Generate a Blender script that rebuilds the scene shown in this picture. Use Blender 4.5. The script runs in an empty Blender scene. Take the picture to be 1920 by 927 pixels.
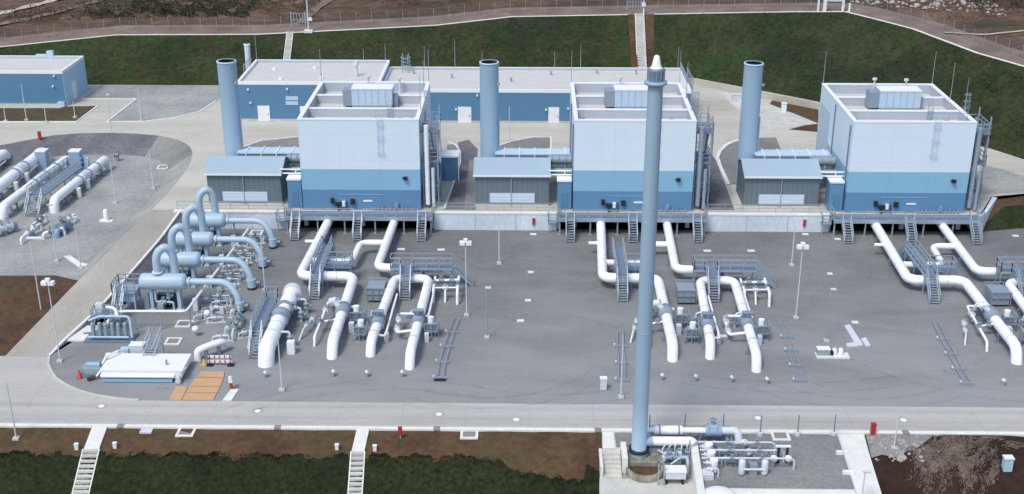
import bpy, math, random
from mathutils import Vector, Matrix
from mathutils.geometry import tessellate_polygon
random.seed(7)
R = math.radians
scene = bpy.context.scene
COL = scene.collection
PI = math.pi

# ------------------------------------------------------------------ camera (surveyed: drone about 54 m above the yard)
FPX = 2298.0
PITCH = R(22.5)
YAW = math.atan(40 * math.cos(PITCH) / FPX)
CAM = Vector((0, -136.6, 54.0))
FW = Vector((-math.sin(YAW) * math.cos(PITCH), math.cos(YAW) * math.cos(PITCH), -math.sin(PITCH)))
RT = Vector((math.cos(YAW), math.sin(YAW), 0))
UP = RT.cross(FW)

def at(u, v, z=0.0):
    """survey helper: the point of the horizontal plane z seen at photo pixel u, v (metres)"""
    d = FW + RT * ((u - 960) / FPX) + UP * ((463.5 - v) / FPX)
    return CAM + d * ((z - CAM.z) / d.z)

def at_plane_y(u, v, y):
    d = FW + RT * ((u - 960) / FPX) + UP * ((463.5 - v) / FPX)
    return CAM + d * ((y - CAM.y) / d.y)

def height_of(u, vbase, vtop, z=0.0):
    p = at(u, vbase, z)
    return at_plane_y(u, vtop, p.y).z - z

# ------------------------------------------------------------------ materials
MATS = {}
def nodes_mat(name):
    m = bpy.data.materials.new(name); m.use_nodes = True
    nt = m.node_tree
    return m, nt, nt.nodes, nt.links, nt.nodes['Principled BSDF']

def paint(name, col, rough=0.5, metal=0.0, var=0.12, scale=0.9, streak=0.0, panel=None, spec=0.4):
    m, nt, N, L, b = nodes_mat(name)
    tc = N.new('ShaderNodeTexCoord')
    nz = N.new('ShaderNodeTexNoise'); nz.inputs['Scale'].default_value = scale; nz.inputs['Detail'].default_value = 6
    mp = N.new('ShaderNodeMapping')
    if streak: mp.inputs['Scale'].default_value = (1, 1, streak)
    L.new(tc.outputs['Object'], mp.inputs[0]); L.new(mp.outputs[0], nz.inputs['Vector'])
    mx = N.new('ShaderNodeMixRGB')
    mx.inputs[1].default_value = (*[c * (1 - var) for c in col], 1)
    mx.inputs[2].default_value = (*[min(1, c * (1 + var)) for c in col], 1)
    L.new(nz.outputs['Fac'], mx.inputs[0])
    out = mx.outputs[0]
    if panel:                                   # thin joints between facade panels: (pitch along x+y, pitch along z)
        sp = N.new('ShaderNodeSeparateXYZ'); L.new(tc.outputs['Object'], sp.inputs[0])
        ad = N.new('ShaderNodeMath'); ad.operation = 'ADD'; L.new(sp.outputs[0], ad.inputs[0]); L.new(sp.outputs[1], ad.inputs[1])
        def joint(src, pitch, w):
            a = N.new('ShaderNodeMath'); a.operation = 'DIVIDE'; a.inputs[1].default_value = pitch; L.new(src, a.inputs[0])
            f = N.new('ShaderNodeMath'); f.operation = 'FRACT'; L.new(a.outputs[0], f.inputs[0])
            c = N.new('ShaderNodeMath'); c.operation = 'LESS_THAN'; c.inputs[1].default_value = w / pitch; L.new(f.outputs[0], c.inputs[0])
            return c.outputs[0]
        j1 = joint(ad.outputs[0], panel[0], panel[2]); j2 = joint(sp.outputs[2], panel[1], panel[2])
        mxm = N.new('ShaderNodeMath'); mxm.operation = 'MAXIMUM'; L.new(j1, mxm.inputs[0]); L.new(j2, mxm.inputs[1])
        m2 = N.new('ShaderNodeMixRGB'); m2.inputs[2].default_value = (*[c * panel[3] for c in col], 1)
        L.new(mxm.outputs[0], m2.inputs[0]); L.new(out, m2.inputs[1]); out = m2.outputs[0]
    L.new(out, b.inputs['Base Color'])
    b.inputs['Roughness'].default_value = rough; b.inputs['Metallic'].default_value = metal
    b.inputs['Specular IOR Level'].default_value = spec
    MATS[name] = m
    return m

def ground(name, stops, scale, detail=10, rough=0.95, bump=0.3, fine=None, coords='Object', stretch=(1, 1, 1), rough_noise=0.62, fine_amt=0.35):
    """stops: [(pos, rgb)...] of a large noise; fine: scale of a second, small-grained noise that varies the value"""
    m, nt, N, L, b = nodes_mat(name)
    tc = N.new('ShaderNodeTexCoord'); mp = N.new('ShaderNodeMapping'); mp.inputs['Scale'].default_value = stretch
    L.new(tc.outputs[coords], mp.inputs[0])
    nz = N.new('ShaderNodeTexNoise'); nz.inputs['Scale'].default_value = scale; nz.inputs['Detail'].default_value = detail
    nz.inputs['Roughness'].default_value = rough_noise
    L.new(mp.outputs[0], nz.inputs['Vector'])
    cr = N.new('ShaderNodeValToRGB'); cr.color_ramp.elements.remove(cr.color_ramp.elements[1])
    for i, (p, c) in enumerate(stops):
        e = cr.color_ramp.elements[0] if i == 0 else cr.color_ramp.elements.new(p)
        e.position = p; e.color = (*c, 1)
    L.new(nz.outputs['Fac'], cr.inputs[0]); out = cr.outputs[0]
    nf = N.new('ShaderNodeTexNoise'); nf.inputs['Scale'].default_value = fine or 3.0; nf.inputs['Detail'].default_value = 8; nf.inputs['Roughness'].default_value = 0.7
    L.new(mp.outputs[0], nf.inputs['Vector'])
    mr = N.new('ShaderNodeMapRange'); mr.inputs[1].default_value = .3; mr.inputs[2].default_value = .7
    mr.inputs[3].default_value = 1 - fine_amt; mr.inputs[4].default_value = 1 + fine_amt
    L.new(nf.outputs['Fac'], mr.inputs[0])
    mu = N.new('ShaderNodeMixRGB'); mu.blend_type = 'MULTIPLY'; mu.inputs[0].default_value = 1
    L.new(out, mu.inputs[1]); L.new(mr.outputs[0], mu.inputs[2]); L.new(mu.outputs[0], b.inputs['Base Color'])
    bp = N.new('ShaderNodeBump'); bp.inputs['Strength'].default_value = bump; bp.inputs['Distance'].default_value = 0.15
    L.new(nf.outputs['Fac'], bp.inputs['Height']); L.new(bp.outputs[0], b.inputs['Normal'])
    b.inputs['Roughness'].default_value = rough; b.inputs['Specular IOR Level'].default_value = 0.25
    MATS[name] = m
    return m

M_WHITE = paint('white_facade_panel', (0.654, 0.776, 0.865), .45, var=.05, scale=.45, streak=.2, panel=(4.7, 3.1, .05, .86))
M_TRIM = paint('white_trim', (.80, .82, .85), .45, var=.05)
M_LBLUE = paint('light_blue_panel', (0.245, 0.471, 0.647), .45, var=.04, scale=.3, panel=(4.7, 40, .05, .85))
M_MBLUE = paint('mid_blue_panel', (0.120, 0.259, 0.433), .45, var=.06, scale=.4, panel=(4.7, 40, .05, .85))
M_HBLUE = paint('deep_blue_cladding', (0.096, 0.226, 0.362), .5, var=.07, scale=.4, panel=(3.0, 40, .04, .85))
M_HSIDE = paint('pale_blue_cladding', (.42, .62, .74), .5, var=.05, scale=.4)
M_STACK = paint('stack_blue_grey_paint', (0.265, 0.390, 0.510), .42, var=.07, scale=.8, streak=.15)
M_VENT = paint('vent_blue_grey_paint', (0.302, 0.437, 0.551), .42, var=.07, scale=.7, streak=.12)
M_DARK = paint('dark_soot', (.012, .012, .014), .9)
M_ENC = paint('grey_corrugated_cladding', (0.145, 0.190, 0.220), .5, var=.06, scale=.6, panel=(.6, 40, .08, .8))
M_ENCROOF = paint('pale_blue_roof_sheet', (0.341, 0.446, 0.534), .4, var=.07, scale=.5, panel=(1.6, 60, .03, .9))
M_LOUVRE = paint('pale_louvre', (0.468, 0.601, 0.725), .5, var=.08, scale=1.5)
M_PIPE = paint('white_pipe_coating', (0.856, 0.863, 0.877), .45, var=.10, scale=2.2)
M_PIPE2 = paint('dull_white_coating', (.60, .65, .70), .45, var=.12, scale=1.5)
M_VESSEL = paint('pale_blue_vessel_paint', (0.400, 0.530, 0.630), .4, var=.07, scale=1.0)
M_STEEL = paint('galvanised_steel', (.36, .43, .50), .5, metal=.35, var=.18, scale=3)
M_STEELD = paint('dark_galvanised_grating', (.20, .26, .34), .6, metal=.3, var=.2, scale=2)
M_BOX = paint('grey_equipment_paint', (0.250, 0.310, 0.370), .5, var=.12, scale=2)
M_TEAL = paint('grey_green_machine_paint', (0.280, 0.368, 0.396), .5, var=.2, scale=2)
M_ROOF = paint('pale_roof_membrane', (0.552, 0.554, 0.520), .8, var=.10, scale=.6)
M_CONC = ground('concrete', [(0.3, (0.440, 0.440, 0.404)), (0.55, (0.550, 0.550, 0.504)), (0.75, (0.638, 0.632, 0.578))], .5, fine=4, bump=.08, fine_amt=.10)
M_WALLC = ground('retaining_wall_concrete', [(0.3, (0.4830, 0.5616, 0.6283)), (0.5, (0.5980, 0.6821, 0.7570)), (0.7, (0.6900, 0.7781, 0.8564))], .45, fine=3, bump=.08, fine_amt=.12, stretch=(1, 1, .5))
M_KERB = ground('kerb_concrete', [(0.3, (0.651, 0.657, 0.618)), (0.7, (0.777, 0.774, 0.721))], .8, fine=4, bump=.05, fine_amt=.08)
M_YARD = ground('yard_asphalt', [(0.3, (0.134, 0.142, 0.143)), (0.48, (0.163, 0.171, 0.171)), (0.62, (0.184, 0.191, 0.188)), (0.78, (0.22, 0.227, 0.217))], .085, fine=2.2, bump=.15, fine_amt=.16, rough_noise=.68)
def add_joints(m, pitch, y_lines, lanes):
    '''thin dark joints across the slabs and darker lanes polished by wheels'''
    nt = m.node_tree; N, L = nt.nodes, nt.links; b = N['Principled BSDF']; out = b.inputs['Base Color'].links[0].from_socket
    tc = N.new('ShaderNodeTexCoord'); sp = N.new('ShaderNodeSeparateXYZ'); L.new(tc.outputs['Object'], sp.inputs[0])
    def mth(op, a, v=None):
        n = N.new('ShaderNodeMath'); n.operation = op
        L.new(a, n.inputs[0])
        if v is not None:
            if isinstance(v, (int, float)): n.inputs[1].default_value = v
            else: L.new(v, n.inputs[1])
        return n.outputs[0]
    def darken(out, fac, k):
        mx = N.new('ShaderNodeMixRGB'); mx.blend_type = 'MULTIPLY'; mx.inputs[2].default_value = (k, k, k * .98, 1); L.new(fac, mx.inputs[0]); L.new(out, mx.inputs[1]); return mx.outputs[0]
    out = darken(out, mth('LESS_THAN', mth('FRACT', mth('DIVIDE', sp.outputs[0], pitch)), .05 / pitch * 1.4), .88)
    for y in y_lines: out = darken(out, mth('LESS_THAN', mth('ABSOLUTE', mth('SUBTRACT', sp.outputs[1], y)), .04), .88)
    nz = N.new('ShaderNodeTexNoise'); nz.inputs['Scale'].default_value = .5; nz.inputs['Detail'].default_value = 7; mp = N.new('ShaderNodeMapping'); mp.inputs['Scale'].default_value = (.12, 2.5, 1); L.new(tc.outputs['Object'], mp.inputs[0]); L.new(mp.outputs[0], nz.inputs['Vector'])
    for y in lanes:
        d = mth('ABSOLUTE', mth('SUBTRACT', sp.outputs[1], y)); mr = N.new('ShaderNodeMapRange'); mr.inputs[1].default_value = .1; mr.inputs[2].default_value = .55; mr.inputs[3].default_value = 1; mr.inputs[4].default_value = 0; L.new(d, mr.inputs[0])
        out = darken(out, mth('MULTIPLY', mr.outputs[0], nz.outputs['Fac']), .78)
    L.new(out, b.inputs['Base Color'])
def add_pale_streaks(m, col, y0, y1, amt):
    '''pale streaks stretched along x, their coverage rising from y0 toward the road (y1)'''
    nt = m.node_tree; N, L = nt.nodes, nt.links; b = N['Principled BSDF']; old = b.inputs['Base Color'].links[0].from_socket
    tc = N.new('ShaderNodeTexCoord'); sp = N.new('ShaderNodeSeparateXYZ'); L.new(tc.outputs['Object'], sp.inputs[0])
    mr = N.new('ShaderNodeMapRange'); mr.inputs[1].default_value = y0; mr.inputs[2].default_value = y1; mr.inputs[3].default_value = -.25; mr.inputs[4].default_value = .42; L.new(sp.outputs[1], mr.inputs[0])
    mp = N.new('ShaderNodeMapping'); mp.inputs['Scale'].default_value = (.35, 1, 1); mp.inputs['Rotation'].default_value = (0, 0, .12); L.new(tc.outputs['Object'], mp.inputs[0])
    nz = N.new('ShaderNodeTexNoise'); nz.inputs['Scale'].default_value = .22; nz.inputs['Detail'].default_value = 9; nz.inputs['Roughness'].default_value = .6; nz.inputs['Distortion'].default_value = .6; L.new(mp.outputs[0], nz.inputs['Vector'])
    ad = N.new('ShaderNodeMath'); L.new(nz.outputs['Fac'], ad.inputs[0]); L.new(mr.outputs[0], ad.inputs[1])
    ra = N.new('ShaderNodeMapRange'); ra.inputs[1].default_value = .3; ra.inputs[2].default_value = .95; ra.inputs[4].default_value = amt; L.new(ad.outputs[0], ra.inputs[0])
    mx = N.new('ShaderNodeMixRGB'); mx.inputs[2].default_value = (*col, 1); L.new(ra.outputs[0], mx.inputs[0]); L.new(old, mx.inputs[1])
    # darker oil and damp stains with ragged edges
    n2 = N.new('ShaderNodeTexNoise'); n2.inputs['Scale'].default_value = .32; n2.inputs['Detail'].default_value = 12; n2.inputs['Roughness'].default_value = .68; L.new(tc.outputs['Object'], n2.inputs['Vector'])
    r2 = N.new('ShaderNodeMapRange'); r2.inputs[1].default_value = .60; r2.inputs[2].default_value = .72; r2.inputs[4].default_value = .34; L.new(n2.outputs['Fac'], r2.inputs[0])
    m2 = N.new('ShaderNodeMixRGB'); m2.inputs[2].default_value = (.105, .11, .118, 1); L.new(r2.outputs[0], m2.inputs[0]); L.new(mx.outputs[0], m2.inputs[1]); L.new(m2.outputs[0], b.inputs['Base Color'])
add_pale_streaks(M_YARD, (.375, .385, .385), 0, -44, .55)  # pale streaks cover more of the asphalt toward the road
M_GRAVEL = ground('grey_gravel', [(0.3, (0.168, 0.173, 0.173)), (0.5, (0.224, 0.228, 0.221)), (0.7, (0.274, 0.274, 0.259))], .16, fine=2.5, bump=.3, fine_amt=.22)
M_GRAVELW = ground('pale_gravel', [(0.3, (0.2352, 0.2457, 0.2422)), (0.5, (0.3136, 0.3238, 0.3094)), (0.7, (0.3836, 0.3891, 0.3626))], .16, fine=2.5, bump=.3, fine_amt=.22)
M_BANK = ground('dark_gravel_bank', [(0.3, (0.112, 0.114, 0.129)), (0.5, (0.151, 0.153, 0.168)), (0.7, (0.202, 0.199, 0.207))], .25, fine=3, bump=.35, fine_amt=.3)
M_ROAD = ground('concrete_road', [(0.28, (0.393, 0.382, 0.339)), (0.45, (0.469, 0.452, 0.399)), (0.6, (0.518, 0.501, 0.445)), (0.78, (0.567, 0.544, 0.479))], .12, fine=2.5, bump=.06, fine_amt=.09, stretch=(.5, 1.4, 1))
M_FROAD = ground('front_road_slabs', [(.28, (.37, .37, .345)), (.45, (.435, .43, .40)), (.6, (.475, .47, .44)), (.78, (.52, .51, .475))], .12, fine=2.5, bump=.06, fine_amt=.10, stretch=(.35, 1.8, 1))
M_RAMP = ground('ramp_road_concrete', [(0.28, (0.3194, 0.3060, 0.2668)), (0.5, (0.3872, 0.3690, 0.3220)), (0.72, (0.4550, 0.4374, 0.3818))], .14, fine=2.5, bump=.06, fine_amt=.1, stretch=(1.3, .5, 1))
add_joints(M_FROAD, 5.5, (-44.3,), (-43.1, -44.9, -45.7))
M_SOIL = ground('brown_soil', [(.28, (.050, .031, .018)), (.42, (.080, .047, .027)), (.50, (.105, .060, .035)), (.58, (.078, .062, .028)), (.68, (.115, .068, .040)), (.80, (.155, .105, .066))], .13, fine=1.6, bump=.6, fine_amt=.35, rough_noise=.7)
M_SOILD = ground('dark_wet_soil', [(0.28, (0.0176, 0.0101, 0.0068)), (0.5, (0.0302, 0.0164, 0.0114)), (0.62, (0.0445, 0.0242, 0.0167)), (0.8, (0.1042, 0.0702, 0.0524))], .17, fine=1.3, bump=.7, fine_amt=.35)
M_STRAW = ground('pale_straw_litter', [(.3, (.12, .092, .075)), (.6, (.20, .16, .135))], .9, fine=4, bump=.6, fine_amt=.4)
M_GRASS = ground('embankment_grass', [(.26, (.014, .017, .010)), (.38, (.022, .025, .013)), (.46, (.019, .033, .011)), (.53, (.038, .040, .018)), (.59, (.024, .050, .013)), (.66, (.034, .044, .017)), (.74, (.042, .035, .021)), (.86, (.072, .052, .034))], .055, fine=1.3, bump=1.0, fine_amt=.55, rough_noise=.74)
M_GRASSF = ground('foreground_grass', [(0.28, (0.0098, 0.0140, 0.0052)), (0.46, (0.0148, 0.0218, 0.0074)), (0.6, (0.0205, 0.0304, 0.0089)), (0.7, (0.0254, 0.0250, 0.0096)), (0.82, (0.0418, 0.0320, 0.0155))], .16, fine=2.4, bump=1.0, fine_amt=.8, rough_noise=.72)
M_PATH = ground('pinkish_gravel_path', [(0.3, (0.145, 0.105, 0.087)), (0.5, (0.196, 0.148, 0.124)), (0.72, (0.264, 0.207, 0.174))], .2, fine=2, bump=.3, fine_amt=.25)
M_FIELD = ground('rough_field', [(.28, (.028, .031, .019)), (.40, (.048, .050, .027)), (.5, (.095, .058, .038)), (.6, (.145, .098, .066)), (.72, (.24, .19, .145)), (.85, (.34, .29, .24))], .055, fine=.8, bump=1.0, fine_amt=.5, rough_noise=.75, stretch=(.6, 1.3, 1))
M_TRACK = ground('pale_dirt_track', [(.3, (.36, .31, .25)), (.7, (.50, .45, .38))], .3, fine=2, bump=.3, fine_amt=.2)
M_RUBBLE = paint('pale_rubble', (.36, .33, .30), .9, var=.3, scale=1.5)
M_SHRUB = paint('dark_scrub_leaf', (.040, .052, .026), .8, var=.5, scale=1.2)
M_SHRUBB = paint('brown_scrub_leaf', (.085, .060, .040), .9, var=.4, scale=1.2)
M_RED = paint('red_paint', (.42, .03, .03), .45)
M_YEL = paint('yellow_paint', (.62, .40, .05), .5)
M_ORANGE = paint('orange_plywood_mat', (.56, .34, .185), .75, var=.2, scale=1.6)
M_LAMP = paint('lamp_head_white', (.82, .84, .86), .4)
M_GLASS = paint('dark_window', (.03, .045, .06), .15)
M_BLK = paint('black_rubber', (.02, .02, .022), .7)
M_GRATE = paint('cast_iron_grate', (.24, .235, .225), .8, var=.15)
M_RECESS_SHADE = paint('roof_recess_shade_grey', (0.430, 0.480, 0.540), .6, var=.08)  # shade of the roof recesses put into the colour
M_LAWN = ground('patchy_lawn', [(.3, (.075, .045, .03)), (.45, (.085, .065, .035)), (.55, (.085, .088, .035)), (.7, (.06, .078, .028))], .22, fine=1.8, bump=.6, fine_amt=.35)
M_RUST = ground('algae_stained_concrete', [(.3, (.15, .15, .11)), (.5, (.26, .255, .21)), (.7, (.38, .37, .33))], .6, fine=2, bump=.2, fine_amt=.3)
M_BRK = ground('rusty_water', [(.3, (.055, .032, .014)), (.7, (.12, .07, .03))], .5, fine=2, bump=.05, fine_amt=.2, rough=.4)

# ------------------------------------------------------------------ mesh builder
class MB:
    def __init__(s): s.v = []; s.f = []; s.sm = []
    def face(s, pts, smooth=False):
        i = len(s.v); s.v += [tuple(p) for p in pts]; s.f.append(tuple(range(i, i + len(pts)))); s.sm.append(smooth)
    def box(s, x0, x1, y0, y1, z0, z1):
        if x0 > x1: x0, x1 = x1, x0
        if y0 > y1: y0, y1 = y1, y0
        i = len(s.v)
        s.v += [(x0, y0, z0), (x1, y0, z0), (x1, y1, z0), (x0, y1, z0), (x0, y0, z1), (x1, y0, z1), (x1, y1, z1), (x0, y1, z1)]
        for q in ((0, 3, 2, 1), (4, 5, 6, 7), (0, 1, 5, 4), (1, 2, 6, 5), (2, 3, 7, 6), (3, 0, 4, 7)):
            s.f.append(tuple(i + k for k in q)); s.sm.append(False)
        return s
    def obox(s, p, q, w, h, up=(0, 0, 1)):
        """a beam of width w and height h from p to q"""
        p, q = Vector(p), Vector(q); d = (q - p).normalized(); u = Vector(up)
        a = d.cross(u)
        if a.length < 1e-4: a = d.cross(Vector((1, 0, 0)))
        a.normalize(); b = a.cross(d)
        i = len(s.v)
        for c in (p, q):
            for (sa, sb) in ((-1, -1), (1, -1), (1, 1), (-1, 1)):
                s.v.append(tuple(c + a * (sa * w / 2) + b * (sb * h / 2)))
        for t in ((0, 1, 2, 3), (7, 6, 5, 4), (0, 4, 5, 1), (1, 5, 6, 2), (2, 6, 7, 3), (3, 7, 4, 0)):
            s.f.append(tuple(i + k for k in t)); s.sm.append(False)
        return s
    def cyl(s, p, q, r0, r1=None, n=12, caps=True):
        r1 = r0 if r1 is None else r1
        p, q = Vector(p), Vector(q); d = (q - p).normalized()
        a = d.cross(Vector((0, 0, 1)))
        if a.length < 1e-3: a = Vector((1, 0, 0))
        a.normalize(); b = d.cross(a)
        i = len(s.v); ring = [a * math.cos(2 * PI * k / n) + b * math.sin(2 * PI * k / n) for k in range(n)]
        s.v += [tuple(p + c * r0) for c in ring] + [tuple(q + c * r1) for c in ring]
        for k in range(n):
            j = (k + 1) % n
            s.f.append((i + k, i + j, i + n + j, i + n + k)); s.sm.append(True)
        if caps:
            s.face([p + c * r0 for c in reversed(ring)]); s.face([q + c * r1 for c in ring])
        return s
    def tube(s, pts, r, n=12, bend=0.0, caps=True, rr=None):
        pts = [Vector(p) for p in pts]
        if bend:
            out = [pts[0]]
            for k in range(1, len(pts) - 1):
                a, c, b = pts[k - 1], pts[k], pts[k + 1]
                d1, d2 = (a - c), (b - c)
                t = min(bend, d1.length * .49, d2.length * .49); d1.normalize(); d2.normalize()
                if abs(d1.dot(d2)) > .998: out.append(c); continue
                p0, p1 = c + d1 * t, c + d2 * t
                for m in range(7):
                    w = m / 6; out.append(p0 * (1 - w) ** 2 + c * 2 * w * (1 - w) + p1 * w * w)
            out.append(pts[-1]); pts = out
        d = (pts[1] - pts[0]).normalized()
        a = d.cross(Vector((0, 0, 1)))
        if a.length < 1e-3: a = Vector((1, 0, 0))
        a.normalize()
        i0 = len(s.v)
        for k, p in enumerate(pts):
            if k == 0: t = pts[1] - pts[0]
            elif k == len(pts) - 1: t = pts[-1] - pts[-2]
            else: t = (pts[k + 1] - p).normalized() + (p - pts[k - 1]).normalized()
            t.normalize(); a = (a - t * a.dot(t)).normalized(); b = t.cross(a)
            rad = r if rr is None else rr[min(k, len(rr) - 1)]
            ring = [p + (a * math.cos(2 * PI * m / n) + b * math.sin(2 * PI * m / n)) * rad for m in range(n)]
            s.v += [tuple(x) for x in ring]
            if k == 0: first = ring
            last = ring
        for k in range(len(pts) - 1):
            for m in range(n):
                j = (m + 1) % n; o = i0 + k * n
                s.f.append((o + m, o + j, o + n + j, o + n + m)); s.sm.append(True)
        if caps: s.face(list(reversed(first))); s.face(last)
        return s
    def lathe(s, base, prof, n=24, axis=(0, 0, 1)):
        ax = Vector(axis).normalized(); a = ax.cross(Vector((0, 0, 1)))
        if a.length < 1e-3: a = Vector((1, 0, 0))
        a.normalize(); b = ax.cross(a); base = Vector(base); i0 = len(s.v)
        for (r, h) in prof:
            for k in range(n):
                t = 2 * PI * k / n; s.v.append(tuple(base + ax * h + (a * math.cos(t) + b * math.sin(t)) * r))
        for m in range(len(prof) - 1):
            for k in range(n):
                j = (k + 1) % n; o = i0 + m * n
                s.f.append((o + k, o + j, o + n + j, o + n + k)); s.sm.append(True)
        return s
    def dome(s, c, r, h, n=20, m=6):
        return s.lathe(c, [(r * math.cos(PI / 2 * k / m) if k < m else .001, h * math.sin(PI / 2 * k / m)) for k in range(m + 1)], n)
    def ring(s, c, axis, r_out, r_in, w, n=20):
        ax = Vector(axis).normalized()
        return s.lathe(Vector(c) - ax * w / 2, [(r_in, 0), (r_out, 0), (r_out, w), (r_in, w)], n, axis)
    def poly(s, pts, z=None):
        P3 = [Vector((p[0], p[1], p[2] if z is None else z)) for p in pts]
        flat = [Vector((p.x, p.y, 0)) for p in P3]; i = len(s.v); s.v += [tuple(p) for p in P3]
        for t in tessellate_polygon([flat]):
            A, B, Cc = (P3[k] for k in t)
            if (B - A).cross(Cc - A).z < 0: t = (t[0], t[2], t[1])
            s.f.append(tuple(i + k for k in t)); s.sm.append(False)
        return s
    def prism(s, pts, z0, z1):
        s.poly(pts, z1); n = len(pts)
        area = sum(pts[k][0] * pts[(k + 1) % n][1] - pts[(k + 1) % n][0] * pts[k][1] for k in range(n))
        P2 = pts if area > 0 else list(reversed(pts))
        for k in range(n):
            a, b = P2[k], P2[(k + 1) % n]
            s.face([(a[0], a[1], z0), (b[0], b[1], z0), (b[0], b[1], z1), (a[0], a[1], z1)])
        return s
    def strip(s, A, B, smooth=False):
        """a band of quads between two polylines of equal length"""
        i = len(s.v); n = len(A); s.v += [tuple(p) for p in A] + [tuple(p) for p in B]
        for k in range(n - 1):
            a, b, c, d = (Vector(s.v[i + k]), Vector(s.v[i + k + 1]), Vector(s.v[i + n + k + 1]), Vector(s.v[i + n + k]))
            f = (i + k, i + k + 1, i + n + k + 1, i + n + k)
            if (b - a).cross(d - a).z < 0: f = tuple(reversed(f))
            s.f.append(f); s.sm.append(smooth)
        return s
    def build(s, name, mat, parent=None):
        me = bpy.data.meshes.new(name)
        pbase = BASE.get(parent.name, Vector()) if parent else Vector()
        me.from_pydata([tuple(Vector(v) - pbase) for v in s.v], [], s.f)
        me.polygons.foreach_set('use_smooth', s.sm); me.materials.append(mat); me.update()
        o = bpy.data.objects.new(name, me); COL.objects.link(o)
        if parent: o.parent = parent; BASE[o.name] = pbase
        return o

BASE = {}
def tag(o, label, cat, group=None, kind=None):
    if label: o['label'] = label
    if cat: o['category'] = cat
    if group: o['group'] = group
    if kind: o['kind'] = kind
    return o
def thing(name, label, cat, base, shift=(0, 0, 0), group=None):
    """an Empty at the base of a thing; its parts are written in the coordinates of base"""
    o = bpy.data.objects.new(name, None); COL.objects.link(o); o.empty_display_size = .3
    o.location = Vector(base) + Vector(shift); BASE[o.name] = Vector(base)
    return tag(o, label, cat, group)
def solo(mb, name, mat, label, cat, group=None, kind=None):
    """a thing that is one mesh; its origin goes to the middle of its foot"""
    xs = [v[0] for v in mb.v]; ys = [v[1] for v in mb.v]; zs = [v[2] for v in mb.v]
    c = Vector(((min(xs) + max(xs)) / 2, (min(ys) + max(ys)) / 2, min(zs)))
    mb.v = [tuple(Vector(v) - c) for v in mb.v]
    o = mb.build(name, mat); o.location = c
    return tag(o, label, cat, group, kind)
def structure(mb, name, mat):
    o = mb.build(name, mat); o['kind'] = 'structure'; return o
def copy_tree(o, shift=None, label=None, parent=None, loc=None):
    c = o.copy(); COL.objects.link(c)
    if parent: c.parent = parent
    if shift is not None: c.location = o.location + Vector(shift)
    if loc is not None: c.location = Vector(loc)
    if label: c['label'] = label
    for ch in list(o.children): copy_tree(ch, parent=c)
    return c

# reusable shapes
def railing(mb, pts, h=1.1, r=.035, step=1.6, mid=True):
    pts = [Vector(p) for p in pts]
    for a, b in zip(pts, pts[1:]):
        n = max(1, round((b - a).length / step))
        for k in range(n + 1):
            p = a.lerp(b, k / n); mb.obox(p, p + Vector((0, 0, h)), r * 2, r * 2)
        for q in ((h, h * .52) if mid else (h,)):
            mb.obox(a + Vector((0, 0, q)), b + Vector((0, 0, q)), r * 2, r * 2)
    return mb
def stairs(parent, top, foot, width, label=None, name='stair'):
    """steel stair flight (> tread set, handrail) from top to foot"""
    top, foot = Vector(top), Vector(foot); d = foot - top; dh = Vector((d.x, d.y, 0)).normalized(); side = Vector((-dh.y, dh.x, 0))
    m = MB()
    for sgn in (-1, 1): m.obox(top + side * sgn * width / 2, foot + side * sgn * width / 2, .07, .22)
    n = max(4, int(abs(d.z) / .21))
    for k in range(n):
        p = top.lerp(foot, (k + .5) / n); m.obox(p - side * width / 2, p + side * width / 2, .26, .04)
    st = m.build(name, M_STEEL, parent)
    up = Vector((0, 0, 1.0))
    for sgn in (-1, 1):
        h = MB(); a, b = top + side * sgn * width / 2, foot + side * sgn * width / 2
        h.obox(a + up, b + up, .07, .07); h.obox(a + up * .5, b + up * .5, .05, .05)
        for t in (0, .5, 1):
            p = a.lerp(b, t); h.obox(p, p + up, .06, .06)
        h.build('handrail', M_STEEL, st)
    return st
def valve(parent, p, axis, r, mat=None, wheel=True, up=(0, 0, 1), name='valve'):
    """flanged valve body with bonnet and handwheel"""
    p = Vector(p); ax = Vector(axis).normalized(); u = Vector(up); mat = mat or M_BOX
    m = MB(); m.cyl(p - ax * r * 1.1, p + ax * r * 1.1, r * 1.15, n=14)
    for q in (-1, 1): m.cyl(p + ax * (q * r * 1.15) - ax * .05, p + ax * (q * r * 1.15) + ax * .05, r * 1.5, n=16)
    m.cyl(p, p + u * r * 2.3, r * .55, n=10)
    v = m.build(name, mat, parent)
    if wheel:
        w = MB(); w.ring(p + u * (r * 2.5), u, r * .95, r * .75, .07, 14); w.obox(p + u * r * 2.5 - ax * r * .8, p + u * r * 2.5 + ax * r * .8, .05, .05)
        w.cyl(p + u * r * 2.2, p + u * r * 2.7, .05, n=6); w.build('handwheel', M_STEEL, v)
    return v
def saddle(parent, x, y, z, r, across='x'):
    """steel pipe support from the ground to the underside of a pipe"""
    m = MB(); w = r * .8
    if across == 'x':
        m.box(x - w, x - w + .14, y - .1, y + .1, .0, z - r * .5); m.box(x + w - .14, x + w, y - .1, y + .1, .0, z - r * .5); m.box(x - w - .1, x + w + .1, y - .13, y + .13, z - r - .1, z - r + .03)
    else:
        m.box(x - .1, x + .1, y - w, y - w + .14, .0, z - r * .5); m.box(x - .1, x + .1, y + w - .14, y + w, .0, z - r * .5); m.box(x - .13, x + .13, y - w - .1, y + w + .1, z - r - .1, z - r + .03)
    m.box(x - w - .25, x + w + .25, y - .3, y + .3, -.0, .1)
    return m.build('pipe_support', M_STEELD, parent)

# ------------------------------------------------------------------ ground, roads, banks
ZT = 2.1                                        # level of the upper terrace; the yard is 0
BX = [-27.1, 5.05, 37.25]                       # left front corner of each compressor hall
structure(MB().poly([(-900, -900), (900, -900), (900, 900), (-900, 900)], -6.0), 'ground', M_SOIL)

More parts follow.
